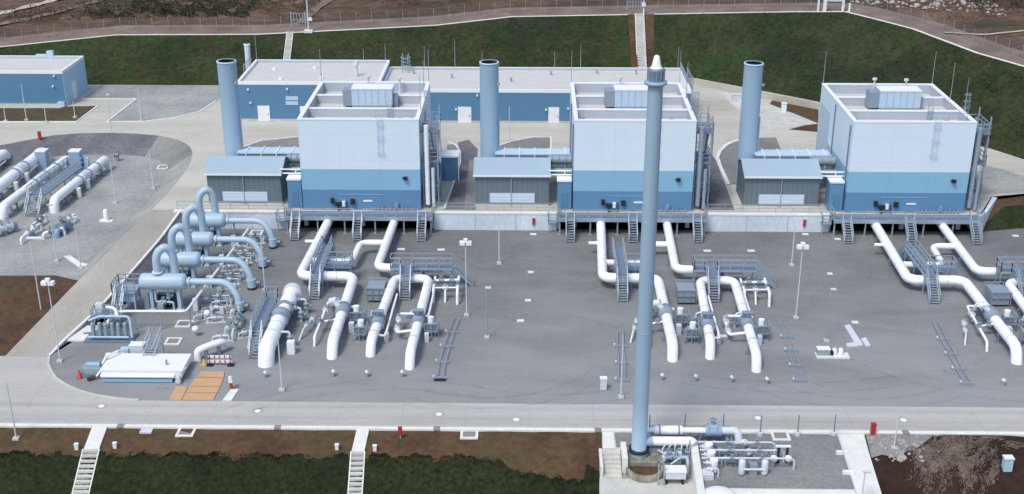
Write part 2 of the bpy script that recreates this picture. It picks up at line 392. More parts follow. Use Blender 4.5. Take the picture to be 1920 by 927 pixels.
ramp_z = lambda y: max(0.0, min(ZT, ZT * (y + 34) / 34))
EDGE_L = [(-49.7, -34), (-48.9, -27), (-47.9, -18.6), (-46.5, -8), (-45.2, 0)]          # ramp road, side of the west yard
EDGE_R = [(-45.5, -34), (-45.1, -31), (-43.8, -25), (-42.7, -15), (-42.0, -8), (-41.7, 0)]
CURVE = [(-45.5, -34), (-45.0, -35.6), (-44.2, -37), (-43.3, -38.3), (-42.0, -39.5), (-40.4, -40.6), (-38.6, -41.4), (-36.6, -41.95), (-34.5, -42.2)]
structure(MB().poly([(-130, -46.4), (130, -46.4), (130, -33), (-43, -33), (-43, -34), (-130, -34)], -.004), 'front_road', M_FROAD)
def resample(P, n):
    P = [Vector((p[0], p[1], p[2] if len(p) > 2 else 0)) for p in P]; L = [0]
    for a, b in zip(P, P[1:]): L.append(L[-1] + (b - a).length)
    out = []
    for k in range(n):
        t = L[-1] * k / (n - 1); i = 0
        while i < len(P) - 2 and L[i + 1] < t: i += 1
        w = (t - L[i]) / max(1e-6, L[i + 1] - L[i]); out.append(P[i].lerp(P[i + 1], min(1, w)))
    return out
A = [Vector((p.x, p.y, ramp_z(p.y) + .002)) for p in resample(EDGE_L, 24)]; B = [Vector((p.x, p.y, ramp_z(p.y) + .002)) for p in resample(EDGE_R, 24)]
structure(MB().strip(A, B), 'ramp_road', M_RAMP)
# main yard
yard = [(p[0], p[1]) for p in CURVE] + [(130, -42.25), (130, .6), (55, .6), (53.2, -.6), (-41.4, -.6), (-40.5, -3), (-41.0, -15), (-42.2, -25), (-44.9, -32.6)]
structure(MB().poly(yard, .006), 'yard', M_YARD)
# faint tyre marks of lorries turning in the yard and on the ramp
def tyre_mat():
    m, nt, N, L, b = nodes_mat('tyre_rubber_film'); b.inputs['Base Color'].default_value = (.075, .076, .08, 1); b.inputs['Roughness'].default_value = .8
    tc = N.new('ShaderNodeTexCoord'); nz = N.new('ShaderNodeTexNoise'); nz.inputs['Scale'].default_value = .8; nz.inputs['Detail'].default_value = 8; nz.inputs['Roughness'].default_value = .7; L.new(tc.outputs['Object'], nz.inputs['Vector'])
    mr = N.new('ShaderNodeMapRange'); mr.inputs[1].default_value = .38; mr.inputs[2].default_value = .75; mr.inputs[4].default_value = .16; L.new(nz.outputs['Fac'], mr.inputs[0])
    tr = N.new('ShaderNodeBsdfTransparent'); mx = N.new('ShaderNodeMixShader'); L.new(mr.outputs[0], mx.inputs[0]); L.new(tr.outputs[0], mx.inputs[1]); L.new(b.outputs[0], mx.inputs[2]); L.new(mx.outputs[0], N['Material Output'].inputs[0])
    return m
M_TYRE = tyre_mat(); tm = MB()
def tyre(c, r, a0, a1, z=.012):
    for rr in (r - .9, r + .9):
        P_ = [(c[0] + q * math.cos(a0 + (a1 - a0) * k / 24), c[1] + q * math.sin(a0 + (a1 - a0) * k / 24), z) for q in (rr - .16, rr + .16) for k in range(25)]
        tm.strip(P_[:25], P_[25:])
tyre((-4, -30), 12.2, -2.1, -.5); tyre((2, -24), 17.5, -2.0, -1.1); tyre((30, -27), 14.8, -2.3, -1.0); tyre((24, -8), 31, -1.9, -1.25); tyre((-12, -60), 21, 1.2, 2.3); tyre((46, -22), 18.5, -2.6, -1.6); tyre((10, -20), 9, -.2, 1.6); tyre((-2, -17), 8, 1.0, 3.4)
structure(tm, 'tyre_marks', M_TYRE)
# bank from the ramp road down to the yard
top = [Vector((p.x, p.y, ramp_z(p.y) + .0)) for p in resample(EDGE_R, 20)]
bot = [Vector((p.x + 1.3 * ramp_z(p.y) + .05, p.y, .008)) for p in top]
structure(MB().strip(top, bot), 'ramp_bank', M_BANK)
def band(mb, P, w, z0, z1, zf=None):
    """a low kerb of width w along a polyline"""
    P = [Vector((p[0], p[1], zf(p) if zf else 0)) for p in P]; Lf, Rt = [], []
    for k, p in enumerate(P):
        d = (P[min(k + 1, len(P) - 1)] - P[max(k - 1, 0)]); d.z = 0; d.normalize(); nrm = Vector((-d.y, d.x, 0))
        Lf.append(p + nrm * w / 2); Rt.append(p - nrm * w / 2)
    u0, u1 = Vector((0, 0, z0)), Vector((0, 0, z1))
    mb.strip([q + u1 for q in Lf], [q + u1 for q in Rt])
    for side, flip in ((Lf, 1), (Rt, 0)):
        for a, b in zip(side, side[1:]):
            q = [a + u0, b + u0, b + u1, a + u1]; mb.face(q if not flip else list(reversed(q)))
    return mb
kb = MB()
band(kb, [(p.x, p.y) for p in resample(EDGE_R, 20)], .28, -.1, .12, lambda p: ramp_z(p[1]))
structure(kb, 'ramp_kerb', M_KERB)
structure(band(MB(), CURVE, .22, -.1, .09), 'yard_kerb', M_CONC)
fk = MB()
for a, b in ((-130, 130),): fk.box(a, b, -46.85, -46.4, -.25, .07)
structure(fk, 'road_kerb', M_KERB)

# west yard with its bank
WEST_TOP = [(-47.9, -18.6), (-47.2, -13), (-46.5, -8), (-45.7, -3), (-45.2, 0), (-44.9, 6), (-44.8, 12), (-45.1, 17), (-45.9, 21.5), (-47.4, 25), (-49.8, 27.6), (-52.8, 29.2), (-56.5, 30.1), (-60.5, 30.4), (-64.5, 30.1), (-67.5, 29.2), (-70, 27.3), (-73, 24.6), (-80, 20.5), (-110, 17)]
WT = [Vector((p.x, p.y, ramp_z(p.y))) for p in resample(WEST_TOP, 60)]; WB = []
for k, p in enumerate(WT):
    d = WT[min(k + 1, 59)] - WT[max(0, k - 1)]; d.z = 0; d.normalize()
    WB.append(Vector((p.x - d.y * 1.75 * (p.z - .05), p.y + d.x * 1.75 * (p.z - .05), .05)))
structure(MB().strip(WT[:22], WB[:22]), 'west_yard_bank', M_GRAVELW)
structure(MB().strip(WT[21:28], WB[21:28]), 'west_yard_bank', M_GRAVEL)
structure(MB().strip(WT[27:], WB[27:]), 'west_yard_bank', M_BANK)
structure(MB().poly([(p.x, p.y) for p in WB] + [(-130, 17), (-130, -15.6), (-57, -15.6), (-52, -15.4)], .06), 'west_yard', M_GRAVELW)
sm = MB(); edge = [Vector((p.x, p.y, ramp_z(p.y) - .01)) for p in resample(EDGE_L[:3], 12)]
sm.poly([(p.x, p.y, p.z) for p in edge] + [(-51.6, -15.4, .12), (-57, -15.5, .10), (-130, -15.5, .1), (-130, -34, 0.0)])
structure(sm, 'soil_patch', M_SOIL)

# upper terrace: pale concrete roads with gravel areas on top
terr = [(-41.7, -.55), (53.0, -.55), (54.5, 2), (56.6, 5.8), (62, 7.2), (130, 8), (130, 62), (-130, 62), (-130, 17)] + [(p.x, p.y) for p in reversed(WT) if p.y > 0] + [(-45.2, 0), (-45.2, -.55)]
structure(MB().poly(terr, ZT), 'terrace_road', M_ROAD)
def patch(px, name, mat, dz=.004, z=ZT):
    return structure(MB().poly([at(u, v, z) for u, v in px], z + dz), name, mat)
patch([(190, 160), (415, 160), (412, 186), (375, 210), (330, 221), (270, 228), (201, 229), (256, 186), (155, 185)], 'gravel_lot', M_GRAVELW)
patch([(-60, 203), (112, 203), (120, 200), (183, 199), (143, 228), (-60, 229)], 'lawn_strip', M_LAWN)
patch([(455, 277), (492, 264), (562, 257), (562, 300), (455, 300)], 'gravel_bed', M_GRAVEL)
patch([(833, 393), (881, 393), (893, 330), (896, 280), (878, 262), (858, 268), (863, 285), (862, 305), (846, 350)], 'gravel_bed', M_BANK)
patch([(838, 307), (838, 272), (852, 270), (861, 284), (860, 307)], 'gravel_bed', M_GRAVEL, .008)
patch([(870, 394), (892, 394), (900, 300), (880, 300)], 'gravel_bed', M_GRAVEL, .010)
patch([(935, 300), (935, 274), (962, 265), (1000, 258), (1033, 258), (1033, 300)], 'gravel_bed', M_GRAVEL)
patch([(1312, 394), (1377, 394), (1360, 346), (1342, 300), (1331, 285), (1306, 300), (1300, 360)], 'gravel_bed', M_BANK)
patch([(1345, 296), (1360, 274), (1390, 263), (1392, 346), (1366, 346)], 'gravel_bed', M_GRAVEL, .008)
patch([(1420, 259), (1455, 258), (1472, 300), (1420, 300)], 'gravel_bed', M_GRAVEL, .008)
patch([(1378, 394), (1420, 394), (1408, 348), (1372, 348)], 'paving', M_CONC, .010)
patch([(1838, 308), (1880, 318), (1990, 352), (1990, 361), (1842, 364)], 'gravel_lot', M_GRAVELW)
patch([(1838, 268), (2000, 318), (2000, 296), (1860, 262)], 'soil_strip', M_SOIL)
patch([(1455, 178), (1535, 200), (1535, 248), (1478, 243), (1522, 232), (1440, 200)], 'soil_strip', M_SOIL)
patch([(1345, 170), (1400, 178), (1535, 232), (1420, 246), (1392, 215)], 'paving', M_CONC, .010)
kerbs = MB()
def tk(px, w=.35): band(kerbs, [tuple(at(u, v, ZT))[:2] for u, v in px], w, ZT - .05, ZT + .1)
tk([(155, 186), (256, 186), (201, 229), (270, 228.5), (330, 221.5), (375, 210), (405, 190)], .3)
tk([(1366, 347), (1350, 312), (1345, 296), (1350, 284), (1360, 274), (1372, 267), (1390, 262)], .45)
tk([(833, 393), (850, 345), (863, 305), (863, 285), (854, 272), (842, 267)], .22)
tk([(455, 277), (492, 264), (562, 257)], .25); tk([(935, 274), (962, 265), (1000, 258), (1033, 258), (1033, 290)], .25)
tk([(-60, 229.5), (143, 229), (183, 199.5)], .3)
structure(kerbs, 'terrace_kerb', M_KERB)
# right-hand bank below the terrace
structure(MB().strip([(53.3, -.4, 2.08), (56.4, 4.6, 2.09), (61.5, 6.4, 2.09), (130, 7, 2.09)], [(53.35, -.6, .3), (57.3, 3.6, 1.6), (62.4, 5.2, 1.6), (130, 5.8, 1.6)]), 'side_bank', M_SOIL)
structure(MB().strip([(53.35, -.6, .3), (57.3, 3.6, 1.6), (62.4, 5.2, 1.6), (130, 5.8, 1.6)], [(53.4, -.7, .01), (58.3, .5, .01), (63, .55, .01), (130, .55, .01)]), 'side_grass', M_GRASS)

# embankment behind the station
EM = [((-150, 56.5), (-150, 60, 4)), ((-89, 56.5), (-89, 64.2, 6.4)), ((-70, 56.5), (-70, 66.9, 7.9)), ((-46.4, 56.5), (-46.4, 67.2, 8.0)), ((-16, 56.5), (-16.3, 69.2, 9.2)), ((-3, 56.7), (-3.3, 71.2, 10.3)),
      ((17.6, 57.2), (17.6, 71.9, 10.6)), ((26.3, 57.9), (31, 72.3, 10.8)), ((35, 51), (44, 72.6, 11)), ((43.3, 44.1), (53.5, 72.9, 11)), ((50, 38), (57.5, 66.2, 11)), ((57, 31.5), (61.1, 59.7, 11)),
      ((63.2, 24.8), (65.9, 43.4, 11)), ((66.5, 19.5), (70, 35.2, 11)), ((76, 9.5), (80, 20, 11)), ((120, 8.5), (122, 18, 11))]
foot = resample([(a[0], a[1], ZT - .05) for a, b in EM], 2); 
def multi(P, n):                               # n points per span, so that foot and crest stay paired
    out = []
    for a, b in zip(P, P[1:]):
        out += [Vector(a).lerp(Vector(b), k / n) for k in range(n)]
    return out + [Vector(P[-1])]
foot = multi([(a[0], a[1], ZT - .02) for a, b in EM], 8); crest = multi([b for a, b in EM], 8)
eb = MB(); rows = 14; prev = foot
for r in range(1, rows + 1):
    cur = []
    for k, (f, c) in enumerate(zip(foot, crest)):
        p = f.lerp(c, r / rows)
        if r < rows: p = p + Vector((0, 0, random.uniform(-.12, .12)))
        cur.append(p)
    eb.strip(prev, cur, True); prev = cur
structure(eb, 'embankment', M_GRASS)
def offset(P, w, dz=0):
    out = []
    for k, p in enumerate(P):
        d = P[min(k + 1, len(P) - 1)] - P[max(k - 1, 0)]; d.z = 0; d.normalize()
        out.append(Vector((p.x - d.y * w, p.y + d.x * w, p.z + dz)))
    return out
structure(MB().strip(crest, offset(crest, -1.0, -.5)), 'crest_soil', M_SOIL) if False else None
ck = MB(); c1 = offset(crest, .5, .05); ck.strip([p + Vector((0, 0, .05)) for p in crest], c1); ck.strip([p - Vector((0, 0, .2)) for p in crest], [p + Vector((0, 0, .05)) for p in crest])
structure(ck, 'crest_kerb', M_KERB)
c2 = offset(crest, 6.2, .35)
structure(MB().strip(c1, c2), 'perimeter_path', M_PATH)
hb = MB(); prev = [p - Vector((0, 0, .02)) for p in c2]
for w, dz in ((9, .7), (13, 1.2), (19, 1.6), (28, 2.0), (45, 2.6), (110, 6), (400, 12)):
    cur = [Vector((p.x, p.y, p.z + random.uniform(-.15, .15) * min(1, w / 20))) for p in offset(crest, w, dz)]
    hb.strip(prev, cur, True); prev = cur
structure(hb, 'field', M_FIELD)
def field_z(x, y):
    best = min(range(len(crest)), key=lambda k: (crest[k].x - x) ** 2 + (crest[k].y - y) ** 2); c = crest[best]; d = math.hypot(c.x - x, c.y - y)
    T_ = [(0, .05), (6.2, .35), (9, .7), (13, 1.2), (19, 1.6), (28, 2.0), (45, 2.6), (110, 6)]
    for (a, za), (b, zb) in zip(T_, T_[1:]):
        if a <= d <= b: return c.z + za + (zb - za) * (d - a) / (b - a)
    return c.z + 6

# slope in front of the road
def front(x0, x1, path, prof, mat, n=24, jit=.0):
    mb = MB(); prev = None
    for (y, z) in prof:
        cur = [Vector((x0 + (x1 - x0) * k / n, y + random.uniform(-jit, jit), z + random.uniform(-jit, jit))) for k in range(n + 1)]
        if prev: mb.strip(cur, prev)
        prev = cur
    return structure(mb, path, mat)
FRONT = [(-46.85, -.08), (-48.5, -.2), (-50.35, -.5), (-52, -1.35), (-54, -2.4), (-57, -3.9), (-62, -5.5)]
def front_z(y):
    for (a, za), (b, zb) in zip(FRONT, FRONT[1:]):
        if b <= y <= a: return za + (zb - za) * (a - y) / (a - b)
    return FRONT[-1][1]
front(-130, 6.1, 'soil_verge', [(y, z - (.10 if y < -52.5 else 0)) for y, z in FRONT], M_SOIL, 90, .03)
def grass_top(x):
    base = -50.25 if x < -4 else -50.25 - (x + 4) * .34 if x < 1.5 else -52.1 - .3 * math.sin(x * 2) if x < 4.6 else -51.0
    return base + .22 * math.sin(x * 1.9) + .10 * math.sin(x * 5.3 + 1) + random.uniform(-.05, .05)
gx = [-130 + k * 1.0 for k in range(70)] + [-60 + k * .22 for k in range(301)]; gm = MB(); prev = None
tops = [grass_top(x) for x in gx]
for w in (0, .03, .06, .1, .14, .19, .25, .32, .4, .5, .62, .8, 1.0):
    cur = []
    for x, yt in zip(gx, tops):
        y = yt + (-62 - yt) * w; cur.append(Vector((x, y, front_z(y) + (.015 if w == 0 else .06 + random.uniform(-.03, .03)))))
    if prev: gm.strip(cur, prev)
    prev = cur
structure(gm, 'grass_slope', M_GRASSF)
front(26.9, 130, 'soil_slope', [(-46.85, -.08), (-48.4, -.25), (-50.4, -.6), (-53, -1.5), (-56, -2.7), (-62, -5.0)], M_SOILD, 70, .08)

# ------------------------------------------------------------------ compressor halls (three of a kind)
HALL_GROUP = 'compressor halls along the terrace'
def make_hall(ahu_x):
    t = thing('compressor_hall', '', 'building', (BX[0], 0, ZT), group=HALL_GROUP)
    b = BX[0]; x0, x1, y0, y1 = b, b + 14.05, 0.0, 17.0
    MB().box(x0, x1, y0, y1, ZT - .1, 4.62).build('lower_wall', M_MBLUE, t)
    MB().box(x0 - .012, x1 + .012, y0 - .012, y1 + .012, 4.62, 7.2).build('middle_wall', M_LBLUE, t)
    m = MB(); e = .024; T = .38
    m.box(x0 - e, x1 + e, y0 - e, y0 + T, 7.2, 13.2); m.box(x0 - e, x1 + e, y1 - T, y1 + e, 7.2, 13.2)
    m.box(x0 - e, x0 + T, y0 + T, y1 - T, 7.2, 13.2); m.box(x1 - T, x1 + e, y0 + T, y1 - T, 7.2, 13.2)
    m.build('upper_wall', M_WHITE, t)
    m = MB(); c = .06
    m.box(x0 - c, x1 + c, y0 - c, y0 + T + .05, 13.2, 13.34); m.box(x0 - c, x1 + c, y1 - T - .05, y1 + c, 13.2, 13.34)
    m.box(x0 - c, x0 + T + .05, y0 + T + .05, y1 - T - .05, 13.2, 13.34); m.box(x1 - T - .05, x1 + c, y0 + T + .05, y1 - T - .05, 13.2, 13.34)
    m.build('parapet_cap', M_TRIM, t)
    MB().box(x0 + T, x1 - T, y0 + T, y1 - T, 11.6, 12.05).build('roof_deck', M_ROOF, t)
    for yb in (5.1, 11.0):
        bm = MB().box(x0 + T + .03, x1 - T - .03, yb, yb + .5, 12.05, 13.05).build('roof_beam', M_RECESS_SHADE, t)  # beam faces carry the shade as grey colour under a white top
        MB().box(x0 + T + .03, x1 - T - .03, yb - .04, yb + .54, 13.05, 13.14).build('beam_cap', M_TRIM, bm)
    MB().box(x0 + T, x1 - T, y1 - T - .02, y1 - T - .002, 12.05, 13.19).build('parapet_shade_face', M_RECESS_SHADE, t)  # thin sheets paint the shade on the inner parapet faces
    MB().box(x1 - T - .02, x1 - T - .002, y0 + T, y1 - T - .03, 12.05, 13.19).build('parapet_shade_face', M_RECESS_SHADE, t)
    MB().box(x0 + T + .002, x0 + T + .02, y0 + T, y1 - T - .03, 12.05, 13.19).build('parapet_shade_face', M_RECESS_SHADE, t)
    # roof clutter: small vents and cable boxes
    for (x, y) in ((1.4, 1.6), (1.2, 3.8), (6.8, 2.4), (1.5, 7.5), (2.3, 13.2), (11.6, 3.2), (12.4, 6.6), (12.2, 13.6)):
        MB().cyl((x0 + x, y, 12.05), (x0 + x, y, 12.5), .14, n=8).cyl((x0 + x, y, 12.5), (x0 + x, y, 12.58), .24, n=8).build('roof_vent', M_STEEL, t)
    # thin lightning rods on the parapet
    for (x, y, h) in ((.1, 16.9, 4.2), (13.95, 16.9, 4.2), (13.95, 9.5, 4.6), (13.95, 4.2, 4.2)):
        MB().cyl((x0 + x, y, 13.34), (x0 + x, y, 13.34 + h), .05, .025, 6).build('lightning_rod', M_STEEL, t)
    for (x, h) in ((6.3, .9), (10.3, .8)):
        MB().cyl((x0 + x, 15.8, 12.05), (x0 + x, 15.8, 13.4 + h), .12, n=8).cyl((x0 + x, 15.8, 13.2 + h), (x0 + x, 15.8, 13.45 + h), .3, n=10).build('roof_cowl', M_PIPE2, t)
    # air handling unit over the middle beam
    ax = x0 + ahu_x
    m = MB().box(ax, ax + 4.95, 8.6, 10.98, 12.5, 14.55).build('air_handling_unit', M_LOUVRE, t)
    MB().box(ax - .05, ax + 5.0, 8.55, 11.03, 14.55, 14.63).build('unit_roof', M_TRIM, m)
    q = MB()
    for k in range(1, 6): q.box(ax + k * .825 - .02, ax + k * .825 + .02, 8.58, 8.6, 12.55, 14.5)
    q.box(ax, ax + 4.95, 8.62, 8.9, 12.05, 12.5); q.build('unit_joints', M_BOX, m)
    MB().box(ax - 1.15, ax - .02, 9.0, 10.9, 12.35, 14.3).build('air_duct', M_BOX, t)
    MB().box(ax + 5.02, ax + 5.5, 9.3, 10.6, 12.05, 13.6).build('air_duct', M_STEEL, t)
    # roof access ladders with safety hoops
    lx = x0 + 10.2
    m = MB()
    for s in (-.28, .28): m.obox((lx + s, 4.9, 12.05), (lx + s, 4.9, 14.3), .06, .06)
    for k in range(8): m.obox((lx - .28, 4.9, 12.3 + k * .28), (lx + .28, 4.9, 12.3 + k * .28), .04, .04)
    m.build('roof_ladder', M_STEEL, t)
    m = MB()
    for z in (12.9, 13.5, 14.1): railing(m, [(x0 + 9.0, .9, z - 1.0), (x0 + 13.2, .9, z - 1.0)], 1.0, .025, 2.0, False)
    m.build('roof_railing', M_STEEL, t)
    m = MB(); wx = x0 + 9.55
    for s in (-.30, .30): m.obox((wx + s, -.12, 8.9), (wx + s, -.12, 14.2), .03, .03)
    for k in range(18): m.obox((wx - .30, -.12, 9.1 + k * .28), (wx + .30, -.12, 9.1 + k * .28), .02, .02)
    for z in (9.4, 11.3, 13.0):
        for s in (-.42, .42): m.obox((wx + s, -.02, z), (wx + s, -.4, z), .04, .04)
        m.obox((wx - .42, -.4, z), (wx + .42, -.4, z), .04, .10)
    m.build('wall_ladder', M_LOUVRE, t)
    # front wall fittings: lamp, pipe penetrations, cabinets, sign
    m = MB().box(x0 + 12.15, x0 + 12.55, -.45, -.03, 6.0, 6.35).box(x0 + 12.0, x0 + 12.15, -.25, -.1, 6.1, 6.3).build('flood_lamp', M_BLK, t)
    m = MB()
    m.box(x0 + 3.35, x0 + 3.75, -.35, -.01, 3.0, 3.6); m.box(x0 + 3.9, x0 + 4.6, -.5, -.01, 2.75, 3.1); m.cyl((x0 + 4.25, -.3, 2.1), (x0 + 4.25, -.3, 3.0), .1); m.cyl((x0 + 5.3, -.3, 2.15), (x0 + 5.3, -.3, 3.3), .06)
    m.box(x0 + 5.7, x0 + 6.2, -.35, -.01, 2.9, 3.5)
    m.build('valve_box', M_BLK, t)
    MB().box(x0 + 4.7, x0 + 5.05, -.35, -.01, 2.65, 3.25).build('white_box', M_LAMP, t)
    m = MB()
    for k in range(11): m.cyl((x0 + 8.6 + k * .47, -.25, 2.15), (x0 + 8.6 + k * .47, -.25, 2.45 + .16 * (k % 3)), .09, n=8)
    m.tube([(x0 + 8.5, -.25, 2.35), (x0 + 13.5, -.25, 2.35)], .05, 8); m.box(x0 + 11.0, x0 + 11.4, -.4, -.02, 2.5, 3.0)
    m.build('instrument_row', M_BOX, t)
    MB().box(x0 + 7.2, x0 + 8.3, -.06, -.005, 3.15, 3.35).build('sign_plate', M_LAMP, t)
    MB().box(x0 + 4.2, x0 + 9.6, -.05, -.002, 4.0, 4.06).build('cable_tray', M_LBLUE, t)
    # down pipes and light bracket on the left wall
    m = MB(); m.cyl((x0 - .12, .9, 2.1), (x0 - .12, .9, 12.6), .09, n=8); m.build('down_pipe', M_STEELD, t)
    m = MB(); m.cyl((x0 - .12, 8.6, 4.0), (x0 - .12, 8.6, 12.9), .08, n=8); m.build('down_pipe', M_STEELD, t)
    # flat bluish area on the rear part of the left wall
    MB().box(x0 - .03, x0 - .013, 11.2, 16.6, 4.7, 11.0).build('bluish_wall_area', M_LOUVRE, t)
    return t
hall = make_hall(5.15)
hall['label'] = 'white and blue compressor hall furthest left, behind the four pale blue filter vessels'
h2 = copy_tree(hall, (32.15, 0, 0), 'middle white and blue compressor hall, partly behind the tall slender vent stack')
h3 = copy_tree(hall, (64.35, 0, 0), 'white and blue compressor hall at the right end, its bare left side wall in view')

# exhaust stacks
def make_stack():
    b = BX[0] - 10.2
    t = thing('exhaust_stack', 'pale blue round exhaust stack rising behind the gable house left of the leftmost hall', 'chimney', (b, 10, ZT), group='exhaust stacks beside the halls')
    MB().lathe((b, 10, 0), [(1.22, ZT), (1.22, ZT + .3), (1.16, ZT + .35), (1.16, 17.0), (1.16, 17.55)], 32).build('shell', M_STACK, t)
    MB().ring((b, 10, 17.6), (0, 0, 1), 1.2, 1.02, .2, 32).build('rim', M_LOUVRE, t)
    MB().lathe((b, 10, 0), [(1.02, 17.6), (1.0, 12.0), (.01, 12.0)], 32).build('dark_liner', M_DARK, t)
    MB().obox((b + 1.2, 9.7, ZT + 1), (b + 1.2, 9.7, 11), .1, .14).build('cable_conduit', M_STEEL, t)
    MB().obox((b + 1.0, 9.1, 15.2), (b + 1.3, 9.0, 15.2), .3, .22).build('sampling_port', M_STEEL, t)
    MB().ring((b, 10, 5.6), (0, 0, 1), 1.185, 1.12, .10, 32).build('weld_band', M_STACK, t)
    return t
st1 = make_stack()
copy_tree(st1, (32.15, 0, 0), 'pale blue round exhaust stack between the leftmost hall and the middle hall')
copy_tree(st1, (64.35, 0, 0), 'pale blue round exhaust stack between the middle hall and the right hall')

# gabled enclosures with the exhaust duct behind them
def make_enclosure():
    x0, x1 = BX[0] - 11.7, BX[0] - 2.85; y0, y1, ym = 1.6, 7.4, 4.5; ze, zr = 6.0, 7.1
    t = thing('machine_house', 'grey gabled machine house with pale roof left of the leftmost hall, by the filter vessels', 'shed', ((x0 + x1) / 2, y0, ZT), group='machine houses below the stacks')
    m = MB().box(x0, x1, y0, y1, ZT - .05, ze)
    for x in (x0, x1):
        tri = [(x, y0, ze), (x, y1, ze), (x, ym, zr)]; m.face(tri if x == x1 else list(reversed(tri)))
    m.build('wall', M_ENC, t)
    for s in (-1, 1):
        ya = y0 - .25 if s < 0 else y1 + .25
        r = MB(); za = ze - .05
        P = [(x0 - .2, ya, za), (x1 + .2, ya, za), (x1 + .2, ym, zr + .06), (x0 - .2, ym, zr + .06)]
        U = [(p[0], p[1], p[2] + .12) for p in P]
        r.face(P if s > 0 else list(reversed(P))); r.face(U if s < 0 else list(reversed(U)))
        for k in range(4): r.face([P[k], P[(k + 1) % 4], U[(k + 1) % 4], U[k]])
        r.build('roof', M_ENCROOF, t)
    MB().box(x0 - .2, x1 + .2, y0 - .38, y0 - .26, ze - .1, ze + .1).build('gutter', M_TRIM, t)
    xm = x0 + 4.45
    MB().cyl((xm - .1, y0 - .1, ZT), (xm - .1, y0 - .1, ze - .1), .07, n=8).build('down_pipe', M_STEEL, t)
    l = MB().box(x0 + 1.75, x0 + 7.15, y0 - .1, y0 - .004, 2.55, 3.75).build('louvre_panel', M_LOUVRE, t)
    m = MB()
    for k in range(6): m.box(x0 + 1.8, x0 + 7.1, y0 - .13, y0 - .1, 2.7 + k * .18, 2.74 + k * .18)
    m.build('louvre_slats', M_TRIM, l)
    MB().box(x0 - .05, x1 + .05, y0 - .06, y0 - .002, ZT, ZT + .22).build('plinth', M_CONC, t)
    MB().box(x0 + 7.5, x0 + 8.4, y0 - .04, y0 - .003, ZT + .24, 4.2).build('door', M_ENC, t)
    return t
e1 = make_enclosure()
copy_tree(e1, (32.15, 0, 0), 'grey gabled machine house with pale roof between the leftmost and middle halls')
copy_tree(e1, (64.35, 0, 0), 'grey gabled machine house with pale roof between the middle and right halls')
def make_duct():
    b = BX[0]; t = thing('exhaust_duct', 'white topped exhaust duct from the leftmost hall to its stack', 'duct', (b - 4.5, 9, ZT), group='exhaust ducts behind the machine houses')
    MB().box(b - 9.4, b - .05, 8.3, 10.4, 4.2, 6.35).build('duct_body', M_BOX, t)
    MB().box(b - 9.5, b - .05, 8.2, 10.5, 6.35, 6.5).build('duct_top', M_LOUVRE, t)
    for k in range(5): MB().box(b - 8.4 + k * 1.9, b - 8.28 + k * 1.9, 8.12, 10.58, 4.15, 6.62).build('stiffener', M_TRIM, t)
    m = MB()
    for x in (-8.5, -5.0, -1.5): m.box(b + x - .15, b + x + .15, 8.0, 8.3, ZT, 4.2); m.box(b + x - .15, b + x + .15, 10.2, 10.5, ZT, 4.2)
    m.build('support_frame', M_STEELD, t)
    m = MB(); m.cyl((b - 2.9, 6.6, 6.3), (b - .05, 6.6, 6.3), .55, n=16); m.cyl((b - 2.9, 5.3, 5.2), (b - .05, 5.3, 5.2), .45, n=16)
    for k in range(3): m.ring((b - 2.4 + k * .8, 6.6, 6.3), (1, 0, 0), .68, .5, .08, 16)
    m.build('round_duct', M_BOX, t)
    return t
d1 = make_duct()
copy_tree(d1, (32.15, 0, 0), 'white topped exhaust duct from the middle hall to its stack')
copy_tree(d1, (64.35, 0, 0), 'white topped exhaust duct from the right hall to its stack')
def make_cabinet():
    b = BX[0]; t = thing('equipment_cabinet', 'deep blue equipment cabinet against the left wall of the leftmost hall', 'cabinet', (b - 1, 1.4, ZT), group='blue cabinets beside the halls')
    MB().box(b - 1.85, b - .2, .5, 2.4, ZT + .05, 5.6).build('body', M_MBLUE, t)
    MB().box(b - 1.92, b - .2, .42, 2.48, 5.6, 5.82).build('roof', M_TRIM, t)
    MB().box(b - 1.4, b - .6, .44, .5, ZT + .3, 4.2).build('door', M_HBLUE, t)
    m = MB()
    for z in (6.0, 6.5): m.cyl((b - 2.9, 1.9, z), (b - .05, 1.9, z), .09, n=8)
    for z in (6.0, 6.5): m.cyl((b - 1.0, 1.9, 5.8), (b - 1.0, 1.9, z), .06, n=8)
    m.build('pipe_bridge', M_PIPE, t)
    return t
k1 = make_cabinet()
copy_tree(k1, (32.15, 0, 0), 'deep blue equipment cabinet against the left wall of the middle hall')
copy_tree(k1, (64.35, 0, 0), 'deep blue equipment cabinet against the left wall of the right hall')

